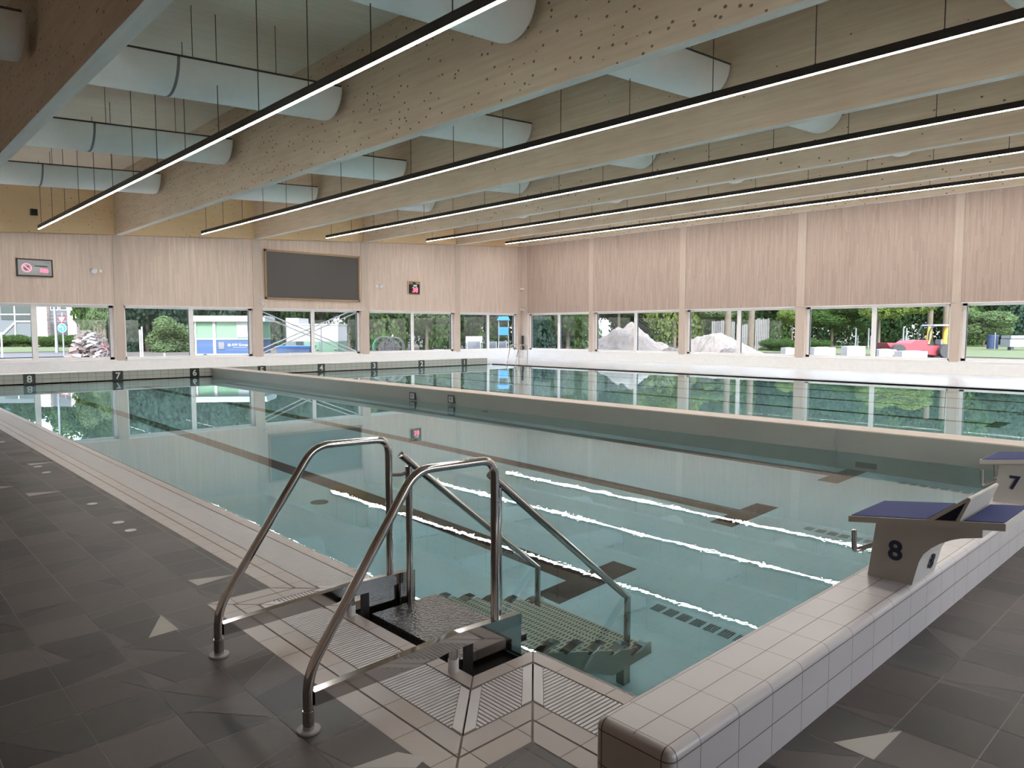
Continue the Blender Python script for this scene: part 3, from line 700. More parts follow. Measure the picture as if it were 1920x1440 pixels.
# ------------------------------------------------------------------ things on the far wall
YW = YF-0.001
root = empty('display_screen', (16.7, YW, 4.17), 'large blank dark grey display screen recessed on the far wall', 'screen')
b = MB(); b.box((14.36, YW, 3.15), (19.07, YW-0.07, 5.20), 'screen_grey'); b.build('panel', root, (16.7, YW, 4.17))
b = MB()
for a1, a2 in (((14.28, 3.06), (19.15, 3.14)), ((14.28, 5.20), (19.15, 5.29)), ((14.28, 3.06), (14.35, 5.29)), ((19.07, 3.06), (19.15, 5.29))): b.box((a1[0], YW, a1[1]), (a2[0], YW-0.10, a2[1]), 'frame_wood')
b.build('frame', root, (16.7, YW, 4.17))
root = empty('depth_sign', (5.53, YW, 3.94), 'grey sign with pink no-diving symbol and lit red digits on far wall', 'sign')
b = MB(); b.box((5.0, YW, 3.66), (6.05, YW-0.05, 4.22), 'panel_grey'); b.build('panel', root, (5.53, YW, 3.94))
b = MB()
for a1, a2 in (((4.965, 3.62), (6.09, 3.665)), ((4.965, 4.215), (6.09, 4.26)), ((4.965, 3.62), (5.005, 4.26)), ((6.05, 3.62), (6.09, 4.26))): b.box((a1[0], YW, a1[1]), (a2[0], YW-0.07, a2[1]), 'sign_frame_dark')
b.build('frame', root, (5.53, YW, 3.94))
b = MB(); ctr = (5.27, 3.93); pts = [(ctr[0]+math.cos(2*PI*k/24)*0.145, YW-0.055, ctr[1]+math.sin(2*PI*k/24)*0.145) for k in range(25)]
b.tube(pts, 0.017, 'led_pink', 6, cap=False); b.tube([(ctr[0]-0.1, YW-0.06, ctr[1]+0.1), (ctr[0]+0.1, YW-0.06, ctr[1]-0.1)], 0.017, 'led_pink', 6)
sy_ = b.build('no_diving_symbol', root, (5.27, YW, 3.93))
b = MB(); b.tube([(5.19, YW-0.052, 3.94), (5.27, YW-0.052, 3.95), (5.35, YW-0.052, 3.99)], 0.013, 'sign_black', 5); b.tube([(5.19, YW-0.052, 3.90), (5.26, YW-0.052, 3.87), (5.33, YW-0.052, 3.88)], 0.012, 'dark_grey', 5); b.build('diver_figure', sy_, (5.27, YW, 3.93))
NF = (PI/2, 0, 0)
text('heading', 'POOL', 0.075, 'mid_grey', (5.92, YW-0.055, 4.13), NF, root); text('caption', 'WATERDIEPTE', 0.062, 'sign_black', (5.72, YW-0.055, 4.0), NF, root, bold=0.002)
text('digits', '100', 0.19, 'led_red', (5.80, YW-0.055, 3.84), NF, root, bold=0.004); text('unit', 'cm', 0.055, 'sign_black', (5.99, YW-0.055, 3.75), NF, root)
def wall_lamp(x, z, side, lab):
    root = empty('bulkhead_lamp', (x, YW, z), lab, 'lamp', 'round lamps on the far wall')
    b = MB()
    for k, (r_, d) in enumerate(((0.12, 0.0), (0.115, 0.04), (0.09, 0.07), (0.04, 0.085))): pass
    rings = [(0.12, 0.0), (0.12, 0.035), (0.10, 0.065), (0.06, 0.085), (0.005, 0.092)]; n = 20; vs_ = []
    for r_, d in rings: vs_ += [(x+math.cos(2*PI*k/n)*r_, YW-d, z+math.sin(2*PI*k/n)*r_) for k in range(n)]
    b.add(vs_, [(i*n+j, i*n+(j+1) % n, (i+1)*n+(j+1) % n, (i+1)*n+j) for i in range(len(rings)-1) for j in range(n)], 'white_plastic', True); b.build('dome', root, (x, YW, z))
    b = MB(); b.box((x+side*0.19, YW, z-0.05), (x+side*0.28, YW-0.05, z+0.05), 'white_trim'); b.build('junction_box', root, (x, YW, z))
wall_lamp(7.45, 3.94, 1, 'round white wall lamp beside the depth sign'); wall_lamp(20.42, 3.87, -1, 'round white wall lamp right of the dark screen')
root = empty('pace_clock', (22.45, YW, 3.87), 'small digital clock showing red 38 in a wooden wall recess', 'clock')
b = MB(); b.box((22.05, YW, 3.53), (22.84, YW-0.02, 4.22), 'frame_wood'); b.box((22.05, YW, 3.53), (22.09, YW-0.06, 4.22), 'post_wood'); b.box((22.80, YW, 3.53), (22.84, YW-0.06, 4.22), 'post_wood'); b.build('recess', root, (22.45, YW, 3.87))
b = MB(); b.box((22.14, YW-0.02, 3.60), (22.74, YW-0.12, 4.05), 'sign_black'); b.build('display', root, (22.45, YW, 3.8))
text('digits', '38', 0.37, 'led_red', (22.45, YW-0.125, 3.76), NF, root, bold=0.008); text('time_digits', '10:20', 0.10, 'led_green', (22.45, YW-0.125, 3.985), NF, root)
b = MB(); b.box((22.39, YW-0.02, 4.08), (22.51, YW-0.10, 4.17), 'black_metal'); b.build('sensor', root, (22.45, YW, 4.1))
b = MB(); b.box((5.47, YW, 5.84), (5.68, YW-0.14, 6.06), 'black_metal'); b.box((5.50, YW-0.14, 5.87), (5.65, YW-0.17, 6.03), 'black_rubber'); tag(b.build('speaker', loc=(5.57, YW, 5.95)), 'small black speaker box on the plywood band above the sign', 'speaker')
def camera_(x, y, z, lab):
    root = empty('security_camera', (x, y, z), lab, 'camera', 'small cameras on the walls')
    b = MB(); b.box((x-0.06, y-0.02, z-0.05), (x+0.04, y+0.14, z+0.05), 'white_plastic'); b.build('mount', root, (x, y, z))
    b = MB(); b.tube([(x-0.02, y-0.16, z-0.03), (x-0.02, y+0.02, z)], 0.05, 'white_plastic', 10); b.build('body', root, (x, y, z))
camera_(30.22, 31.30, 4.12, 'small white camera in the far right corner, upper one'); camera_(30.22, 31.28, 2.90, 'small white camera in the far corner just above the windows'); camera_(14.1, 31.37, 2.87, 'small white camera under the lower left screen corner')
b = MB(); b.tube([(30.18, 31.2, 0.50), (30.18, 31.17, 0.62), (30.2, 31.25, 0.75), (30.2, 31.25, 1.33)], 0.06, 'black_rubber', 8); tag(b.build('window_pole', loc=(30.18, 31.2, 0.5)), 'black upright rod leaning on the sill in the far corner', 'pole')
# steel pool ladder
root = empty('pool_ladder', (23.5, 25.1, 0), 'thin steel pool ladder with looped handrails in the far right corner', 'ladder')
for yy in (24.8, 25.4):
    b = MB(); b.tube(bez([(24.3, yy, 0), (24.3, yy, 0.95), (23.75, yy, 0.95), (23.5, yy, 0.0), (23.5, yy, -0.9)], 0.12), 0.022, 'steel', 8); b.build('handrail', root, (23.9, yy, 0))
for k in range(4):
    b = MB(); b.box((23.46, 24.8, -0.1-0.25*k), (23.54, 25.4, -0.13-0.25*k), 'steel'); b.build('rung', root, (23.5, 25.1, -0.1-0.25*k))

# lane number plates on the far end wall
for k in range(8):
    n = 8-k; x = 4.38+2.49*k
    root = empty('lane_number_sign', (x, PY1, 0.1), 'black lane number plate reading %d on the far pool end' % n, 'sign', 'lane numbers on the far end wall')
    b = MB(); b.box((x-0.16, PY1, -0.12), (x+0.16, PY1-0.012, 0.30), 'sign_black'); b.build('plate', root, (x, PY1, 0.1))
    text('numeral', str(n), 0.30, 'numeral_pale', (x, PY1-0.016, 0.13), NF, root, bold=0.006)

# ------------------------------------------------------------------ starting blocks
def starting_block(n, x):
    lab = 'starting block with navy top and rear fin, numbered %d' % n
    root = empty('starting_block', (x, 1.40, 0.288), lab, 'starting block', 'starting blocks on the tiled wall')
    L0 = (x, 1.40, 0.288)
    arch = [(1.055, 0.585), (1.10, 0.567), (1.15, 0.538), (1.19, 0.505), (1.225, 0.465), (1.245, 0.42), (1.265, 0.30)]
    prof = [(1.50, 0.286), (1.465, 0.585), (0.965, 0.66), (0.965, 0.607)] + arch[0:6] + [(1.275, 0.286)]
    b = MB(); b.prism(prof, 0, x-0.185, x+0.185, 'block_shell'); b.build('pedestal', root, L0)
    def top(y): return 0.615 + (1.58-y)*0.135
    b = MB(); y0, y1 = 1.585, 0.855; w_ = 0.255
    b.hexa([(x-w_, y1, top(y1)-0.037), (x+w_, y1, top(y1)-0.037), (x+w_, y0, top(y0)-0.032), (x-w_, y0, top(y0)-0.032), (x-w_, y1, top(y1)), (x+w_, y1, top(y1)), (x+w_, y0, top(y0)), (x-w_, y0, top(y0))], 'block_shell')
    b.build('top_plate', root, L0)
    b = MB()
    for ya, yb_ in ((1.575, 1.20), (1.035, 0.865)): b.hexa([(x-w_+0.012, yb_, top(yb_)-0.002), (x+w_-0.012, yb_, top(yb_)-0.002), (x+w_-0.012, ya, top(ya)-0.002), (x-w_+0.012, ya, top(ya)-0.002), (x-w_+0.012, yb_, top(yb_)+0.004), (x+w_-0.012, yb_, top(yb_)+0.004), (x+w_-0.012, ya, top(ya)+0.004), (x-w_+0.012, ya, top(ya)+0.004)], 'block_mat')
    b.build('grip_mat', root, L0)
    A, B_, D = (1.195, top(1.195)+0.002), (1.010, top(1.01)+0.112), (1.060, top(1.06)+0.002)
    b = MB(); th = 0.012     # fin: sloped plate and rear leg, open at the ends
    b.prism([A, (A[0]-0.03, A[1]), (B_[0]+0.012, B_[1]-0.015), (B_[0]-0.004, B_[1]-0.004), (B_[0]-0.002, B_[1]+0.006), (B_[0]+0.008, B_[1]+0.008)], 0, x-w_, x+w_, 'block_shell')
    b.prism([(D[0]-0.012, D[1]), (D[0]+0.006, D[1]), (B_[0]+0.012, B_[1]-0.010), (B_[0]-0.006, B_[1])], 0, x-w_, x+w_, 'block_shell')
    fin = b.build('rear_fin', root, L0)
    b = MB(); b.prism([(A[0]-0.03, A[1]+0.003), (B_[0]+0.014, B_[1]-0.016), (D[0]+0.004, D[1]+0.003)], 0, x-w_+0.008, x+w_-0.008, 'block_infill'); b.build('fin_core', fin, L0)
    b = MB(); b.tube(bez([(x-0.06, 1.48, 0.45), (x-0.185, 1.575, 0.405), (x-0.185, 1.58, 0.525)], 0.02), 0.014, 'steel', 8); b.build('backstroke_grip', root, L0)
    b = MB(); b.tube(bez([(x+0.06, 1.48, 0.45), (x+0.185, 1.575, 0.405), (x+0.185, 1.58, 0.525)], 0.02), 0.014, 'steel', 8); b.build('backstroke_grip', root, L0)
    text('numeral', str(n), 0.145, 'numeral_navy', (x-0.187, 1.362, 0.45), (PI/2, 0, -PI/2), root, bold=0.004)
    text('numeral', str(n), 0.115, 'numeral_navy', (x+0.03, 1.246, 0.372), (PI/2+0.22, 0, 0), root, bold=0.003)
    return root
for n, x in ((8, 4.285), (7, 6.80)): starting_block(n, x)

# ------------------------------------------------------------------ pool stairs
root = empty('pool_stairs', (2.5, 3.12, 0), 'polished steel pool stairs with two tall handrails, plates and perforated treads', 'pool stairs')
L0 = (2.5, 3.12, 0)
for yy, inn in ((2.646, 1), (3.588, -1)):
    b = MB(); path = [(1.34, yy, 0.0), (1.34, yy, 0.235), (1.885, yy, 1.005), (2.365, yy, 0.995), (2.365, yy, 0.15)]
    b.tube(bez(path, 0.09, 7), 0.0215, 'steel', 16); b.tube([(1.34, yy, 0), (1.34, yy, 0.085)], 0.0235, 'steel', 16)
    h = b.build('handrail', root, L0)
    b = MB(); b.disc((1.34, yy, 0.0), 0.048, 'flange_grey', 24, 'z', 0.008); b.build('floor_flange', h, (1.34, yy, 0))
    b = MB(); b.prism([(1.36, 0.103), (1.98, 0.103), (2.05, 0.112), (2.53, 0.112), (2.53, 0.172), (2.12, 0.188), (2.02, 0.182), (1.36, 0.163)], 1, yy-0.022, yy+0.022, 'steel_plate'); b.build('side_rail', root, L0)
    b = MB(); b.prism([(2.21, -0.10), (2.54, -0.10), (2.54, 0.112), (2.21, 0.112)], 1, yy-0.008, yy+0.010, 'steel_plate'); b.build('side_plate', root, L0)
    b = MB(); b.box((2.165, yy-0.012, -0.09), (2.21, yy+0.012, 0.112), 'black_metal'); b.build('bracket', root, L0)
    b = MB(); b.tube([(2.095, yy, 0), (2.095, yy, 0.060)], 0.026, 'white_plastic', 14); ft = b.build('foot', root, L0)
    b = MB(); b.tube([(2.095, yy, 0.060), (2.095, yy, 0.115)], 0.022, 'steel', 14); b.build('foot_sleeve', ft, L0)
    y2 = yy+inn*0.075
    b = MB(); b.tube([(2.455, y2, 0.83), (2.455, y2, -0.05)], 0.0205, 'steel', 14); b.tube([(2.455, y2, 0.80), (2.425, y2-inn*0.03, 0.78), (2.37, yy, 0.78)], 0.012, 'steel', 8); b.build('inner_post', root, L0)
    b = MB(); b.tube([(2.40, y2, 0.905), (3.545, y2, -0.035)], 0.0215, 'steel', 14); b.tube([(3.545, y2, -0.035), (3.545, y2, -0.80)], 0.021, 'steel', 14); b.build('sloping_rail', root, L0)
b = MB(); b.box((2.20, 2.72, -0.07), (2.66, 3.53, -0.004), 'wet_grip_plate'); b.build('landing', root, L0)
for k in range(5):
    x0 = 2.60+0.20*k; z = -0.17-0.155*k
    b = MB(); b.box((x0, 2.66, z-0.03), (x0+0.235, 3.57, z), 'perforated_steel'); b.box((x0, 2.66, z-0.05), (x0+0.012, 3.57, z), 'steel_plate'); b.build('tread', root, L0)
for yy in (2.64, 3.59):
    b = MB(); b.prism([(2.54, -0.10), (2.54, -0.24), (3.30, -0.93), (3.68, -0.93), (3.68, -0.78), (3.46, -0.72)], 1, yy-0.008, yy+0.008, 'perforated_steel')
    st = b.build('stringer', root, L0)
    for k in range(5):
        x0 = 2.66+0.20*k; z = -0.17-0.155*k
        q = MB(); q.prism([(x0, z), (x0+0.10, z+0.01), (x0+0.15, z+0.055), (x0+0.10, z+0.06)], 1, yy-0.03, yy+0.03, 'steel_plate'); q.build('fin', st, L0)
for yy in (2.70, 3.53):
    b = MB(); b.box((3.45, yy-0.03, ZP), (3.51, yy+0.03, -0.82), 'perforated_steel'); b.build('leg', root, L0)

# floor discs
for k, (x, y) in enumerate(((1.733, 12.83), (1.723, 10.19), (1.72, 9.70), (1.708, 7.62), (1.697, 6.72), (1.699, 6.38))):
    b = MB(); b.disc((x, y, 0.0005), 0.045, 'disc_pale', 20, 'z', 0.003)
    tag(b.build('floor_marker', loc=(x, y, 0)), 'small round pale cap in the dark floor, %s along the pool edge' % ('nearest', 'second nearest', 'third nearest', 'fourth nearest', 'fifth nearest', 'farthest')[5-k], 'floor marker', 'pale round markers in the floor')

# ------------------------------------------------------------------ outdoors
g = MB(); g.poly([(-120, YF+0.4, -0.06), (180, YF+0.4, -0.06), (180, 200, -0.06), (-120, 200, -0.06)], 'sandy_ground')
g.poly([(XR+0.4, -60, -0.06), (180, -60, -0.06), (180, YF+0.4, -0.06), (XR+0.4, YF+0.4, -0.06)], 'sandy_ground')
g.poly([(-60, -60, -0.06), (XR+0.4, -60, -0.06), (XR+0.4, YB-0.4, -0.06), (-60, YB-0.4, -0.06)], 'sandy_ground')
g.poly([(-60, YB-0.4, -0.06), (XL-0.4, YB-0.4, -0.06), (XL-0.4, YF+0.4, -0.06), (-60, YF+0.4, -0.06)], 'grass')
tag(g.build('ground'), kind='structure')
g = MB(); g.poly([(52, -60, -0.03), (180, -60, -0.03), (180, 60, -0.03), (52, 44, -0.03)], 'grass'); g.poly([(-60, 68, -0.03), (21, 68, -0.03), (21, 150, -0.03), (-60, 150, -0.03)], 'grass')
tag(g.build('lawn'), 'green lawn beyond the sandy yard', 'grass', kind='stuff')
g = MB(); g.poly([(-60, 54, -0.02), (15, 54, -0.02), (12, 62, -0.02), (-60, 66, -0.02)], 'road'); g.poly([(-60, 46, -0.02), (15, 46, -0.02), (15, 52, -0.02), (-60, 52, -0.02)], 'brick_path')
tag(g.build('road'), kind='structure')

def local(px, dist, z=0.0):
    """ground spot in the direction of image column px at the given forward distance"""
    p = at(px, 620, dist); return Vector((p.x, p.y, z-0.05))
def thing_at(name, px, dist, label, cat, group=None, rz=None):
    o = empty(name, local(px, dist), label, cat, group); o.rotation_euler.z = FACE if rz is None else rz
    return o
def part(mb, name, root):      # mesh built in root-local coordinates
    me_o = mb.build(name); me_o.parent = root; return me_o
PXM = lambda d: d/F_PX         # metres per pixel at distance d

# trees: shared leaf meshes
def leaf_mesh(name, n, rx, rz, leaf, mat, seed, core=True):
    q = random.Random(seed); b = MB(); blobs = [(q.uniform(-rx, rx)*0.6, q.uniform(-rx, rx)*0.6, q.uniform(-rz, rz)*0.6, q.uniform(0.35, 0.6)*rx) for _ in range(9)]
    for _ in range(n):
        bl = q.choice(blobs); d = Vector((q.gauss(0, 1), q.gauss(0, 1), q.gauss(0, 1))).normalized()*bl[3]*q.uniform(0.75, 1.1)
        c = Vector((bl[0], bl[1], bl[2]))+Vector((d.x, d.y, d.z*0.85)); nrm = (d.normalized()+Vector((q.gauss(0, .5), q.gauss(0, .5), q.gauss(0, .5)))).normalized()
        u = nrm.cross(Vector((0, 0, 1))); u = u.normalized() if u.length > .01 else Vector((1, 0, 0)); v = nrm.cross(u); s = leaf*q.uniform(0.6, 1.4)
        b.poly([c+u*s, c+v*s*.6, c-u*s, c-v*s*.6], mat)
    return b
TREES = {}
def tree(kind, px, dist, zc_, rx, rz, label, trunk=0.2, group='trees beyond the windows', mat=None):
    p = local(px, dist); root = empty('tree' if rz > 1.2 else 'shrub', p, label, 'tree' if rz > 1.2 else 'shrub', group)
    if kind not in TREES:
        mats = {'dark': 'leaf_dark', 'mid': 'leaf_mid', 'bright': 'leaf_bright', 'blue': 'leaf_blue', 'pale': 'leaf_pale'}
        TREES[kind] = leaf_mesh(kind, 12000, 1.0, 1.0, 0.043, mats[kind], len(TREES)+3).build('foliage'); o = TREES[kind]
        o.parent = root
    else: o = TREES[kind].copy(); C.objects.link(o); o.parent = root
    o.location = (0, 0, zc_); o.scale = (rx, rx, rz); o.rotation_euler.z = R.uniform(0, 6)
    if trunk:
        b = MB(); b.tube([(0, 0, 0), (0.05, 0, zc_*0.5), (0, 0.05, zc_)], trunk, 'bark', 8, rr=[trunk*1.2, trunk, trunk*0.7]); part(b, 'trunk', root)
    return root
# dense background rows: along the far wall and the right wall
cols = [(-60, 95, 'mid'), (20, 96, 'dark'), (85, 98, 'dark'), (150, 96, 'mid'), (190, 62, 'mid'), (240, 66, 'blue'), (275, 60, 'blue'), (315, 64, 'blue'), (350, 68, 'blue'), (395, 66, 'blue'), (440, 70, 'dark'), (500, 68, 'dark'), (550, 70, 'blue'), (600, 68, 'dark'), (655, 66, 'dark'),
        (705, 62, 'dark'), (750, 60, 'mid'), (800, 60, 'mid'), (850, 62, 'mid'), (890, 62, 'dark'), (930, 64, 'mid'), (975, 62, 'dark'), (1020, 56, 'blue'), (1065, 54, 'mid'), (1110, 58, 'dark'), (1160, 70, 'dark'), (1215, 72, 'dark'), (1265, 66, 'bright'), (1310, 74, 'mid'), (1365, 72, 'mid'), (1420, 78, 'mid'), (1460, 76, 'dark'),
        (1510, 80, 'dark'), (1565, 80, 'dark'), (1625, 80, 'mid'), (1675, 80, 'dark'), (1730, 80, 'dark'), (1785, 80, 'mid'), (1840, 84, 'dark'), (1890, 84, 'blue'), (1940, 84, 'mid'), (1990, 84, 'dark')]
ORD = ['leftmost', 'second', 'third', 'fourth', 'fifth', 'sixth', 'seventh', 'eighth', 'ninth', 'tenth', 'eleventh', 'twelfth', 'thirteenth', 'fourteenth', 'fifteenth', 'sixteenth', 'seventeenth', 'eighteenth', 'nineteenth', 'twentieth', 'twenty-first', 'twenty-second', 'twenty-third', 'twenty-fourth', 'twenty-fifth', 'twenty-sixth', 'twenty-seventh', 'twenty-eighth', 'twenty-ninth', 'thirtieth', 'thirty-first', 'thirty-second', 'thirty-third', 'thirty-fourth', 'thirty-fifth', 'thirty-sixth', 'thirty-seventh', 'thirty-eighth', 'thirty-ninth', 'fortieth', 'forty-first', 'forty-second', 'forty-third', 'forty-fourth']
for i, (px, d, k) in enumerate(cols):
    hw = 46*PXM(d)
    tree(k, px, d, 5.6, hw*1.3, 7.0, 'leafy green tree in the wooded backdrop, %s from the left' % ORD[i], 0.15, 'trees of the wooded backdrop')
for i, px in enumerate(range(160, 2060, 52)):
    if 60 < px < 150: continue
    d = 90 + (i % 3)*3; hw = 40*PXM(d)
    tree('dark', px, d, 5.5, hw*1.3, 7.0, 'dark tree in the hindmost row of the wooded backdrop', 0, 'hindmost backdrop trees')
tree('bright', 1210, 58, 4.2, 2.2, 1.6, 'bright yellow-green branch hanging over the sand heap', 0, 'sunlit trees')
tree('bright', 1648, 66, 4.0, 2.6, 1.7, 'sunlit yellow-green tree behind the red dumper', 0.12, 'sunlit trees'); tree('bright', 1700, 67, 4.4, 2.6, 1.6, 'sunlit yellow-green tree above the dumper cab', 0, 'sunlit trees')
tree('bright', 1485, 62, 2.9, 1.2, 1.1, 'sunlit sapling beside the grey wooden fence', 0.06, 'sunlit trees'); tree('mid', 1560, 70, 2.8, 3.0, 1.5, 'round green tree above the white blocks', 0.12, 'sunlit trees')
tree('pale', 720, 58, 4.0, 1.6, 1.4, 'pale green tree above the cable reels', 0, 'sunlit trees'); tree('pale', 800, 52, 3.6, 2.0, 1.6, 'pale speckled tree in the fourth far window', 0.1, 'sunlit trees')
tree('pale', 1330, 66, 4.0, 2.2, 1.5, 'pale green tree above the second sand heap', 0, 'sunlit trees'); tree('pale', 330, 58, 1.3, 2.0, 1.9, 'pale flowering bush left of the trailer', 0, 'sunlit trees')
tree('pale', 1845, 74, 2.6, 3.0, 2.0, 'feathery grey-green tree behind the lawn', 0.1, 'sunlit trees'); tree('pale', 195, 56, 4.0, 1.6, 2.4, 'pale green tree right of the brick building', 0.14, 'sunlit trees')
for i, (px, d, rr) in enumerate(((10, 76, 1.6), (50, 77, 1.5), (95, 76, 1.4), (140, 75, 1.4))):
    tree('mid', px, d, 0.5, rr*1.4, 0.8, 'low green bush in front of the buildings, %s' % ('leftmost', 'second from left', 'third from left', 'rightmost')[i], 0, 'low bushes')
for i, (px, d) in enumerate(((1450, 60), (1478, 58), (1532, 62))):
    tree('mid', px, d, 0.4, 1.1, 0.65, 'low bright weeds on the yard edge, %s clump' % ('left', 'middle', 'right')[i], 0, 'weed clumps')
for i, px in enumerate((1364, 1408, 1743, 1772)):
    d = 60 if px < 1500 else 70; b = MB(); p = local(px, d); b.tube([p, p+Vector((0.05, 0, 3)), p+Vector((0, 0, 7))], 0.26, 'bark', 10)
    tag(b.build('dead_tree', loc=p), 'thick bare brown tree trunk %s' % ('behind the second sand heap', 'beside the grey fence', 'left behind the dumper cab', 'right behind the dumper cab')[i], 'tree trunk', 'bare trunks in the yard')
for i, px in enumerate((1605, 1629, 1694, 1700)):
    d = 66; b = MB(); p = local(px, d); b.tube([p, p+Vector((0, 0, 1.9))], 0.07, 'mid_grey', 6); b.tube([p+Vector((0.5, 0, 0)), p+Vector((0.5, 0, 1.2))], 0.04, 'mid_grey', 6); b.tube([p+Vector((0, 0, 0.9)), p+Vector((0.5, 0, 0.9))], 0.03, 'mid_grey', 5)
    tag(b.build('tree_stake', loc=p), 'grey tree stakes on the lawn, %s pair' % ('leftmost', 'second', 'third', 'rightmost')[i], 'stake', 'tree stakes on the lawn')

# building with grey siding and brick piers
root = thing_at('brick_building', 120, 82, 'distant building with flecked brick piers and grey siding', 'building')
b = MB(); b.box((-3.6, 0, 0), (3.7, 8, 7), 'siding'); part(b, 'wall', root)
for x0, x1 in ((-2.9, -1.55), (0.75, 1.75)):
    b = MB(); b.box((x0, -0.5, 0), (x1, 0, 7), 'flecked_brick'); part(b, 'brick_pier', root)
for x0, x1, z0, z1 in ((-1.4, -0.5, 4.0, 5.2), (-0.35, 0.55, 4.0, 5.2), (1.9, 2.8, 4.0, 5.2)):
    b = MB(); b.box((x0, -0.08, z0), (x1, 0.0, z1), 'white_trim'); wq = part(b, 'window', root); b = MB(); b.box((x0+.1, -0.1, z0+.1), (x1-.1, -0.08, z1-.1), 'dark_glass'); q = b.build('glass'); q.parent = wq
for x0, x1 in ((-1.4, 0.5), (1.9, 2.9)):
    b = MB(); b.box((x0, -0.06, 0), (x1, 0.0, 2.5), 'dark_grey'); part(b, 'door', root)
for z in (2.7, 3.1, 3.5): 
    b = MB(); b.box((-1.45, -0.09, z), (3.0, 0.0, z+0.04), 'mid_grey'); part(b, 'siding_joint', root)
root = thing_at('pale_building', 15, 86, 'distant pale blue-grey building with a glazed upper front', 'building')
b = MB(); b.box((-5, 0, 0), (2.9, 8, 7), 'house_wall'); part(b, 'wall', root)
b = MB(); b.box((-0.7, -0.06, 3.0), (2.8, 0, 6.5), 'dark_glass'); part(b, 'glazing', root)
for x in (0.95,):
    b = MB(); b.box((x-0.06, -0.12, 0), (x+0.06, -0.05, 6.5), 'white_trim'); part(b, 'mullion', root)
b = MB(); b.box((-0.9, -0.12, 3.6), (2.9, -0.05, 3.7), 'white_trim'); part(b, 'mullion', root)
b = MB(); b.prism([(-0.7, 1.0), (-0.7, 1.4), (1.0, 2.9), (2.8, 2.9), (2.8, 2.7), (1.1, 2.7)], 1, -0.1, 0, 'mid_grey'); part(b, 'canopy', root)
# traffic sign
root = thing_at('traffic_sign', 118, 48, 'post with red triangular yield sign over a round blue arrow sign', 'traffic sign')
b = MB(); b.tube([(0, 0, 0), (0, 0, 2.9)], 0.05, 'mid_grey', 8); part(b, 'post', root)
k = PXM(48)
b = MB(); b.prism([(-0.30, 2.64), (0.30, 2.64), (0, 2.14)], 1, -0.08, -0.05, 'sign_red'); part(b, 'yield_panel', root)
b = MB(); b.prism([(-0.20, 2.58), (0.20, 2.58), (0, 2.25)], 1, -0.09, -0.08, 'white_paint'); part(b, 'yield_face', root)
b = MB(); b.disc((0, -0.06, 1.87), 0.30, 'white_paint', 20, 'y', 0.02); part(b, 'round_panel', root)
b = MB(); b.disc((0, -0.08, 1.87), 0.27, 'sign_blue', 20, 'y', 0.015); part(b, 'round_face', root)
b = MB(); b.tube([(0.08, -0.105, 1.70), (0.08, -0.105, 1.90), (-0.02, -0.105, 1.97), (-0.12, -0.105, 1.97)], 0.03, 'white_paint', 6); b.prism([(-0.22, 1.96), (-0.10, 2.06), (-0.10, 1.87)], 1, -0.11, -0.095, 'white_paint'); part(b, 'arrow', root)
root = thing_at('lamp_post', 105, 56, 'thin grey lamp post beside the traffic sign', 'lamp post')
b = MB(); b.tube([(0, 0, 0), (0, 0, 1.5), (-0.1, 0, 7)], 0.08, 'mid_grey', 8, rr=[0.13, 0.10, 0.07]); part(b, 'pole', root)
# brush and brick heap with a bicycle
q = random.Random(5); b = MB(); root = thing_at('rubble_heap', 168, 46, 'untidy heap of greyish bricks and branches near the road', 'heap')
for _ in range(420):
    x = q.uniform(-1.0, 1.0); hmax = 1.7*(1-abs(x)**2.2); z = q.uniform(0, max(0.1, hmax)); y = q.uniform(-0.6, 0.6); s = q.uniform(0.05, 0.16)
    c = Vector((x, y, z)); a = q.uniform(-0.5, 0.5); u = Vector((math.cos(a), 0.3, math.sin(a)))*s*1.5; v = Vector((-math.sin(a), 0.2, math.cos(a)))*s*0.5; w_ = Vector((0.2, 1, 0))*s*0.8
    b.hexa([c-u-w_-v, c+u-w_-v, c+u+w_-v, c-u+w_-v, c-u-w_+v, c+u-w_+v, c+u+w_+v, c-u+w_+v], q.choice(('rubble', 'rubble', 'crate_brown', 'reel_grey')))
part(b, 'bricks', root)['kind'] = 'stuff'
for k in range(9):
    b = MB(); x = 0.25+k*0.07; b.tube([(x, 0, 1.3), (x+q.uniform(-.1, .1), 0, 2.05)], 0.015, 'bark', 5); part(b, 'branch', root)
root = thing_at('bicycle', 190, 44, 'red-framed bicycle standing against the brick heap', 'bicycle')
for x in (0.0, 1.0):
    b = MB(); b.tube([(x+math.cos(2*PI*k/20)*0.34, 0, 0.36+math.sin(2*PI*k/20)*0.34) for k in range(21)], 0.025, 'reel_grey', 5, cap=False); part(b, 'wheel', root)
b = MB(); b.tube([(0, 0, 0.36), (0.15, 0, 0.85), (0.75, 0, 0.82), (1.0, 0, 0.36)], 0.02, 'red_paint', 5); b.tube([(0.15, 0, 0.85), (0.45, 0, 0.35), (0.75, 0, 0.82)], 0.02, 'red_paint', 5); part(b, 'frame', root)
b = MB(); b.tube([(0.10, 0, 1.0), (0.15, 0, 0.85)], 0.02, 'black_rubber', 5); b.tube([(0.05, -0.2, 1.0), (0.10, 0.2, 1.0)], 0.02, 'black_rubber', 5); part(b, 'handlebar', root)
for i, (px, y0, d) in enumerate(((262, 1.75, 46), (266, 1.95, 46), (307, 0.45, 40), (2, 1.6, 45))):
    b = MB(); p = local(px, d); b.tube([p, p+Vector((0, 0, y0))], 0.05, 'white_paint', 8)
    tag(b.build('marker_post', loc=p), ('slim white post outside the second far window, left of a pair', 'slim white post outside the second far window, right of a pair', 'short white post left of the green trailer', 'white post at the left edge of the photo')[i], 'post', 'white marker posts')
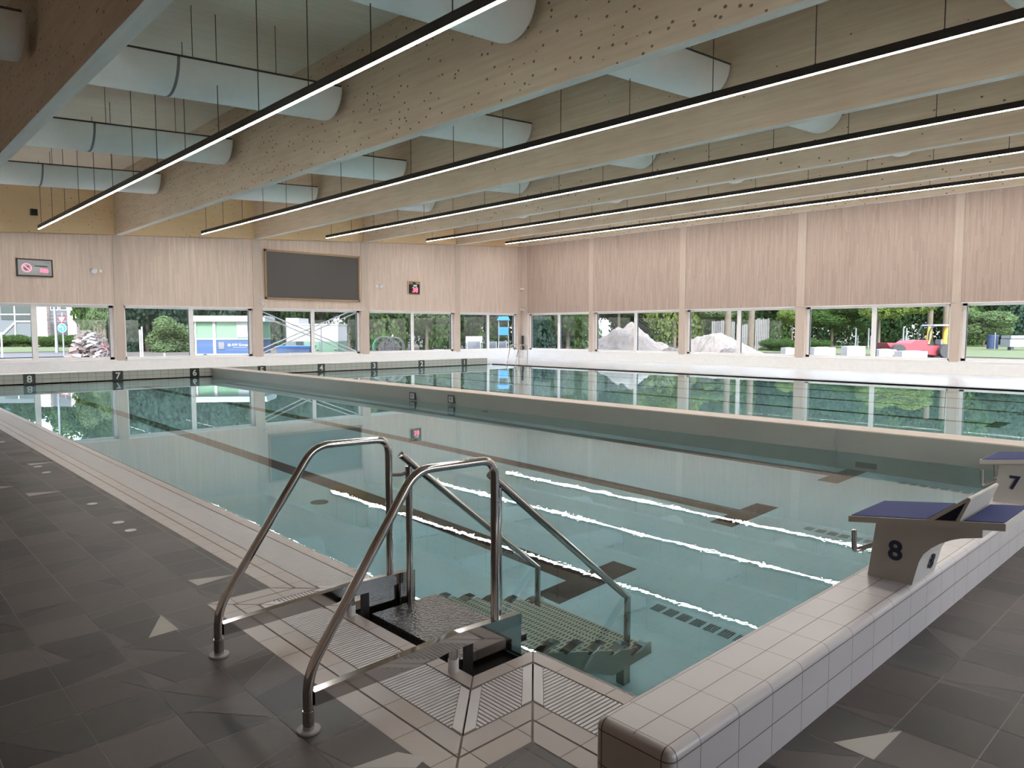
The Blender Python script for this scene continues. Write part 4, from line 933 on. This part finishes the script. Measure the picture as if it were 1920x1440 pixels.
# site trailer
D = 42; root = thing_at('site_trailer', 368, D, 'green and blue site trailer with arched white roof seen in the second window', 'trailer', rz=0.0)
root.location = local(366, D); k = PXM(D)
RW = math.atan2(RT.y, RT.x); root.rotation_euler.z = RW+0.10
b = MB(); b.box((0.0, 0, 1.22), (3.75, 2.2, 2.25), 'trailer_green'); part(b, 'upper_body', root)
b = MB(); b.box((0.0, -0.02, 0.32), (3.75, 2.2, 1.17), 'trailer_blue'); part(b, 'lower_body', root)
b = MB(); b.box((-0.02, -0.05, 1.16), (3.78, 2.2, 1.24), 'trailer_white'); b.box((-0.02, -0.05, 0.26), (3.78, 2.2, 0.34), 'white_paint'); part(b, 'band', root)
for x in (-0.03, 3.70):
    b = MB(); b.box((x, -0.06, 0.3), (x+0.10, 0.02, 2.3), 'white_paint'); part(b, 'corner_strip', root)
b = MB(); b.box((1.0, -0.06, 0.3), (1.16, 0.0, 2.25), 'white_paint'); part(b, 'corner_strip', root)
b = MB(); b.prism([(-0.25, 2.22), (2.45, 2.22), (2.42, 2.42), (2.2, 2.56), (0.0, 2.56), (-0.22, 2.42)], 0, -0.28, 4.0, 'trailer_white'); part(b, 'roof', root)
b = MB(); b.box((2.35, -0.04, 1.3), (3.7, 0.0, 2.2), 'trailer_white'); part(b, 'panel', root)
for x in (2.95, 3.3):
    b = MB(); b.box((x, -0.06, 1.65), (x+0.18, -0.04, 2.1), 'mid_grey'); part(b, 'window', root)
b = MB(); b.box((1.30, -0.05, 0.62), (1.62, -0.02, 1.02), 'mid_grey'); part(b, 'hatch', root)
for x in (0.55, 3.1):
    b = MB(); b.disc((x, -0.05, 0.14), 0.20, 'dark_grey', 16, 'y', 0.12); part(b, 'wheel', root)
b = MB(); b.disc((1.90, -0.03, 0.85), 0.09, 'white_paint', 6, 'y', 0.01); part(b, 'logo_mark', root)
tx = text('lettering', 'AW Groep', 0.20, 'white_paint', (0, 0, 0), (PI/2, 0, 0), None, bold=0.004); tx.parent = root; tx.location = (2.50, -0.035, 0.86)
b = MB(); b.box((2.1, -0.035, 0.71), (2.85, -0.025, 0.73), 'white_paint'); part(b, 'lettering_line', root)
# cabin and bin
D = 43; root = thing_at('site_cabin', 566, D, 'white and green site cabin with double doors behind the cross braces', 'cabin'); root.rotation_euler.z = RW
b = MB(); b.box((-0.9, 0, 1.05), (2.15, 2.4, 2.05), 'white_paint'); b.box((-0.9, -0.03, 2.0), (2.18, 2.4, 2.1), 'trailer_white'); part(b, 'upper_body', root)
b = MB(); b.box((0.1, -0.02, 0.12), (2.15, 2.4, 1.05), 'cabin_green'); part(b, 'lower_body', root)
for x in (0.16, 1.22):
    b = MB(); b.box((x, -0.05, 0.15), (x+0.9, -0.02, 0.95), 'cabin_green'); dq = part(b, 'door', root); h = MB(); h.box((x+0.7, -0.07, 0.5), (x+0.85, -0.05, 0.55), 'dark_grey'); h = h.build('door_handle'); h.parent = dq
b = MB(); b.box((1.12, -0.06, 0.15), (1.17, -0.02, 2.0), 'mid_grey'); part(b, 'centre_strip', root)
D = 40; root = thing_at('waste_skip', 545, D, 'blue waste skip with white lettering below the cabin', 'skip'); root.rotation_euler.z = RW
b = MB(); b.prism([(-0.75, 0.05), (0.9, 0.05), (1.05, 0.80), (-0.85, 0.80)], 1, 0, 1.2, 'trailer_blue'); part(b, 'body', root)
b = MB(); b.box((-0.88, -0.04, 0.76), (1.08, 1.25, 0.84), 'sign_blue'); part(b, 'rim', root)
b = MB(); b.disc((-0.05, -0.01, 0.42), 0.06, 'white_paint', 6, 'y', 0.01); part(b, 'logo_mark', root)
tx = text('lettering', 'AW Groep', 0.15, 'white_paint', (0, 0, 0), (PI/2, 0, 0), None, bold=0.003); tx.parent = root; tx.location = (0.42, -0.015, 0.42)
root = thing_at('parked_van', 545, 52, 'pale grey van behind the skip', 'van'); root.rotation_euler.z = RW
b = MB(); b.box((-0.35, 0, 0.4), (0.35, 3, 2.2), 'house_wall'); b.box((-0.45, 0.4, 2.2), (0.45, 3, 2.6), 'white_paint'); part(b, 'body', root)
b = MB(); b.box((-0.28, -0.03, 1.3), (0.28, 0, 2.0), 'siding'); part(b, 'windscreen', root)
for x in (-0.28, 0.28):
    b = MB(); b.disc((x, 0.0, 0.3), 0.28, 'dark_grey', 14, 'y', 0.06); part(b, 'wheel', root)
# cross bracing on the outside of the third far window
for nm, (xa, za), (xb, zb_) in (('falling', (14.15, HEAD-0.1), (19.25, SILL+0.08)), ('rising', (14.15, SILL+0.08), (19.25, HEAD-0.1))):
    root = empty('cross_brace', ((xa+xb)/2, YF+0.37, 1.6), 'white steel cross brace plus modelled reflection %s to the right behind the third far window' % nm, 'brace', 'window cross braces')
    for dz in (0.0, 0.22):  # second rod is the first one's glass reflection, built as a bar
        s_ = -1 if dz else 1
        b = MB(); b.tube([(xa, YF+0.37, za-(dz if nm == 'falling' else -dz)*0.9), (xb, YF+0.37, zb_-(dz if nm == 'falling' else -dz)*0.9)], 0.030, 'white_paint', 8); b.build('rod', root, root.location)
# cable reels, crates, benches, blue playground house
for i, (px, r_) in enumerate(((719, 0.62), (737, 0.58))):
    D = 42; root = thing_at('cable_reel', px, D, 'large grey cable reel, %s' % ('left one with a green band', 'right one')[i], 'reel', 'cable reels in the yard')
    for y in (0.0, 0.5):
        b = MB()
        b.tube([(math.cos(2*PI*k/28)*r_, y, 0.72+math.sin(2*PI*k/28)*r_) for k in range(29)], 0.035, 'reel_grey', 6, cap=False)
        for k in range(8): b.tube([(0, y, 0.72), (math.cos(PI*k/4)*r_, y, 0.72+math.sin(PI*k/4)*r_)], 0.018, 'reel_grey', 4)
        part(b, 'reel_flange', root)
    b = MB(); b.tube([(0, 0.02, 0.72), (0, 0.48, 0.72)], r_*0.55, 'reel_grey', 20); part(b, 'core', root)
    if i == 0:
        b = MB(); b.tube([(math.cos(a)*r_*0.93, -0.06, 0.72+math.sin(a)*r_*0.93) for a in [PI*0.75+k*PI*0.5/10 for k in range(11)]], 0.08, 'reel_green', 6); part(b, 'green_band', root)
for i, (px, w_, h_) in enumerate(((698, 0.28, 0.45), (720, 0.22, 0.35), (752, 0.5, 0.4))):
    b = MB(); p = local(px, 39); b.box((p.x-w_, p.y-0.3, p.z), (p.x+w_, p.y+0.3, p.z+h_+0.15), 'crate_brown'); b.box((p.x-w_-.03, p.y-0.33, p.z+h_+0.1), (p.x+w_+.03, p.y+0.33, p.z+h_+0.16), 'rubble'); tag(b.build('crate', loc=p), 'brown crate in front of the cable reels, %s' % ('left', 'middle', 'right')[i], 'crate', 'crates by the reels')
b = MB(); p = local(822, 44); b.box((p.x-0.28, p.y-.3, p.z), (p.x+0.28, p.y+.3, p.z+0.5), 'concrete_white'); b.box((p.x-0.22, p.y-.25, p.z+.5), (p.x+0.22, p.y+.25, p.z+0.55), 'concrete_white'); tag(b.build('concrete_block', loc=p), 'small pale block in the fourth far window', 'block')
for i, px in enumerate((888, 923, 942)):
    D = 49; root = thing_at('bench', px, D, 'grey bench outside the fifth far window, %s' % ('left', 'middle', 'right')[i], 'bench', 'benches outside'); root.rotation_euler.z = RW
    w_ = 0.48 if i == 0 else 0.30
    b = MB(); b.box((-w_, 0, 0.35), (w_, 0.5, 0.42), 'mid_grey'); part(b, 'seat', root); b = MB(); b.box((-w_, 0.45, 0.42), (w_, 0.5, 0.95), 'mid_grey'); part(b, 'backrest', root)
    for x in (-w_, w_-.05):
        b = MB(); b.box((x, 0, 0), (x+0.05, 0.5, 0.9), 'white_paint'); part(b, 'leg', root)
root = thing_at('play_house', 944, 54, 'blue playhouse on stilts outside the fifth far window', 'playhouse'); root.rotation_euler.z = RW
b = MB(); b.box((-0.4, 0, 1.35), (0.4, 1, 1.95), 'sign_blue'); part(b, 'body', root); b = MB(); b.prism([(-0.5, 2.45), (0.5, 2.45), (0.35, 2.75), (-0.35, 2.75)], 1, -0.1, 1.1, 'sign_blue'); part(b, 'roof', root)
for x in (-0.38, 0.34):
    b = MB(); b.box((x, 0, 0), (x+0.06, 0.06, 2.5), 'mid_grey'); part(b, 'leg', root)
root = thing_at('garden_fence', 890, 55, 'low white fence outside the fifth far window', 'fence'); root.rotation_euler.z = RW
b = MB(); b.box((-0.7, 0, 0.75), (0.6, 0.04, 1.25), 'white_paint'); part(b, 'panel', root)
for x in (-0.7, 0.55):
    b = MB(); b.box((x, 0, 0), (x+0.05, 0.05, 1.25), 'mid_grey'); part(b, 'post', root)
# sand heaps
def heap(name, px, D, rx, h, label, seed, peak=0.0):
    from mathutils import noise
    p = local(px, D); b = MB(); n = 46; vs_ = []
    for i in range(n):
        for j in range(n):
            u, v = i/(n-1)*2-1, j/(n-1)*2-1; r_ = math.hypot(u-peak*(1-abs(u)), v); z = max(0, 1-r_)**0.9*h
            nz = noise.fractal(Vector((u*3+seed, v*3, seed)), 1.0, 2.0, 5)*0.22*h*min(1, max(0, 1.05-r_)*2.5)
            vs_.append((u*rx, v*rx*0.9, max(-0.02, z+nz) if r_ < 1.05 else -0.03))
    b.add(vs_, [(i*n+j, (i+1)*n+j, (i+1)*n+j+1, i*n+j+1) for i in range(n-1) for j in range(n-1)], 'sand', False)
    o = b.build(name); o.location = p; o.rotation_euler.z = RW; tag(o, label, 'sand heap', 'sand heaps')
heap('sand_heap', 1178, 47, 3.3, 2.15, 'tall pale sand heap with a pointed top', 3); heap('sand_heap', 1345, 47, 3.3, 1.65, 'broad lower sand heap beside the concrete blocks', 9, -0.1)
heap('sand_heap', 1262, 43, 1.6, 0.7, 'small smooth sand heap in front of the pointed one', 17); heap('sand_heap', 1370, 41, 1.4, 0.7, 'small rough sand heap in front of the broad one', 23)
root = thing_at('wooden_fence', 1400, 64, 'weathered grey upright plank fence behind the second heap', 'fence'); root.rotation_euler.z = RW
for x0, x1, h_ in ((-3.1, -1.1, 2.5), (-0.9, 0.6, 2.2), (0.75, 1.9, 2.7)):
    b = MB(); x = x0
    while x < x1: b.box((x, 0, 0), (x+0.13, 0.05, h_+R.uniform(-.06, .06)), 'fence_grey'); x += 0.16
    part(b, 'plank_panel', root)
# concrete blocks
for i, (x0, x1, h_, D) in enumerate(((1474, 1492, 17, 43), (1528, 1568, 19, 42), (1590, 1624, 21, 42), (1650, 1682, 17, 40.5), (1683, 1690, 13, 41), (1693, 1741, 15, 39.5))):
    k = PXM(D); p = local((x0+x1)/2, D); w_ = (x1-x0)*k/2; hh = h_*k+0.10
    b = MB(); b.box((-w_, 0, 0), (w_, 0.8, hh), 'concrete_white'); b.box((-w_*0.5, 0.25, hh), (w_*0.5, 0.55, hh+0.03), 'concrete_white')
    o = b.build('concrete_block'); o.location = p; o.rotation_euler.z = RW
    tag(o, 'white concrete block on the sandy yard, %s from the left' % ORD[i].replace('leftmost', 'first'), 'block', 'white concrete blocks')
# red dumper
D = 45; root = thing_at('site_dumper', 1712, D, 'red site dumper with tipping skip and open cab', 'dumper'); root.rotation_euler.z = RW; k = PXM(D)
def X(px): return (px-1712)*k
def Z(y): return 1.633-(y-620)*k*1.0+0.05
b = MB(); b.prism([(X(1650), Z(643)), (X(1694), Z(644)), (X(1702), Z(639)), (X(1727), Z(638)), (X(1722), Z(656)), (X(1692), Z(661)), (X(1660), Z(656))], 1, -0.9, 0.9, 'red_paint'); part(b, 'skip', root)
b = MB(); b.prism([(X(1715), Z(647)), (X(1776), Z(650)), (X(1776), Z(666)), (X(1745), Z(667)), (X(1715), Z(662))], 1, -0.8, 0.8, 'red_paint'); part(b, 'engine_cover', root)
b = MB(); b.box((X(1766), -0.82, Z(668)), (X(1778), 0.8, Z(648)), 'mid_grey'); part(b, 'rear_panel', root)
b = MB(); b.box((X(1700), -0.6, Z(668)), (X(1776), 0.6, Z(663)), 'dark_grey'); part(b, 'chassis', root)
for px, pz in ((1668, 664), (1755, 666)):
    for y in (-0.95, 0.6):
        b = MB(); b.disc((X(px), y, 0.42), 0.42, 'dark_grey', 18, 'y', 0.3); part(b, 'wheel', root)
b = MB()
for y in (-0.6, 0.6):
    b.tube(bez([(X(1731), y, Z(640)), (X(1733), y, Z(620)), (X(1741), y, Z(611)), (X(1775), y, Z(611)), (X(1783), y, Z(618)), (X(1785), y, Z(645))], 0.2), 0.05, 'dark_grey', 6)
part(b, 'roll_cage', root)
b = MB(); b.hexa([(X(1738), -0.7, Z(612)), (X(1785), -0.7, Z(612)), (X(1785), 0.7, Z(612)), (X(1738), 0.7, Z(612)), (X(1740), -0.65, Z(609)), (X(1783), -0.65, Z(609)), (X(1783), 0.65, Z(609)), (X(1740), 0.65, Z(609))], 'lilac_paint'); part(b, 'canopy', root)
b = MB(); b.tube([(X(1735), -0.3, Z(645)), (X(1739), -0.3, Z(613))], 0.12, 'yellow_paint', 6); b.tube([(X(1767), -0.3, Z(645)), (X(1768), -0.3, Z(613))], 0.14, 'yellow_paint', 6); part(b, 'window_trim', root)
b = MB(); b.box((X(1732), -0.3, Z(645)), (X(1745), 0.3, Z(636)), 'black_rubber'); b.box((X(1760), -0.3, Z(646)), (X(1772), 0.3, Z(637)), 'mid_grey'); part(b, 'seat', root)
# bins and container
root = thing_at('litter_bin', 1862, 62, 'dark blue litter bin on the lawn', 'bin'); root.rotation_euler.z = RW
b = MB(); b.tube([(0, 0, 0.1), (0, 0, 1.15)], 0.42, 'bin_navy', 14); part(b, 'body', root); b = MB(); b.tube([(0, 0, 1.15), (0, 0, 1.3)], 0.45, 'bin_navy', 14); part(b, 'lid', root); b = MB(); b.tube([(-0.1, -0.45, 0), (-0.1, -0.45, 1.5)], 0.04, 'mid_grey', 6); part(b, 'post', root)
root = thing_at('utility_box', 1912, 60, 'grey slatted container at the right edge of the photo', 'container'); root.rotation_euler.z = RW
b = MB(); b.box((-0.75, 0, 0.3), (1.1, 1.2, 0.95), 'mid_grey'); part(b, 'body', root)
b = MB(); b.box((-0.7, -0.03, 1.0), (1.1, 1.2, 1.25), 'mid_grey'); part(b, 'grille', root)
for x in (-0.6, 0.8):
    b = MB(); b.box((x, 0.1, 0), (x+0.25, 0.5, 0.3), 'dark_grey'); part(b, 'leg', root)

sc.render.film_transparent = False
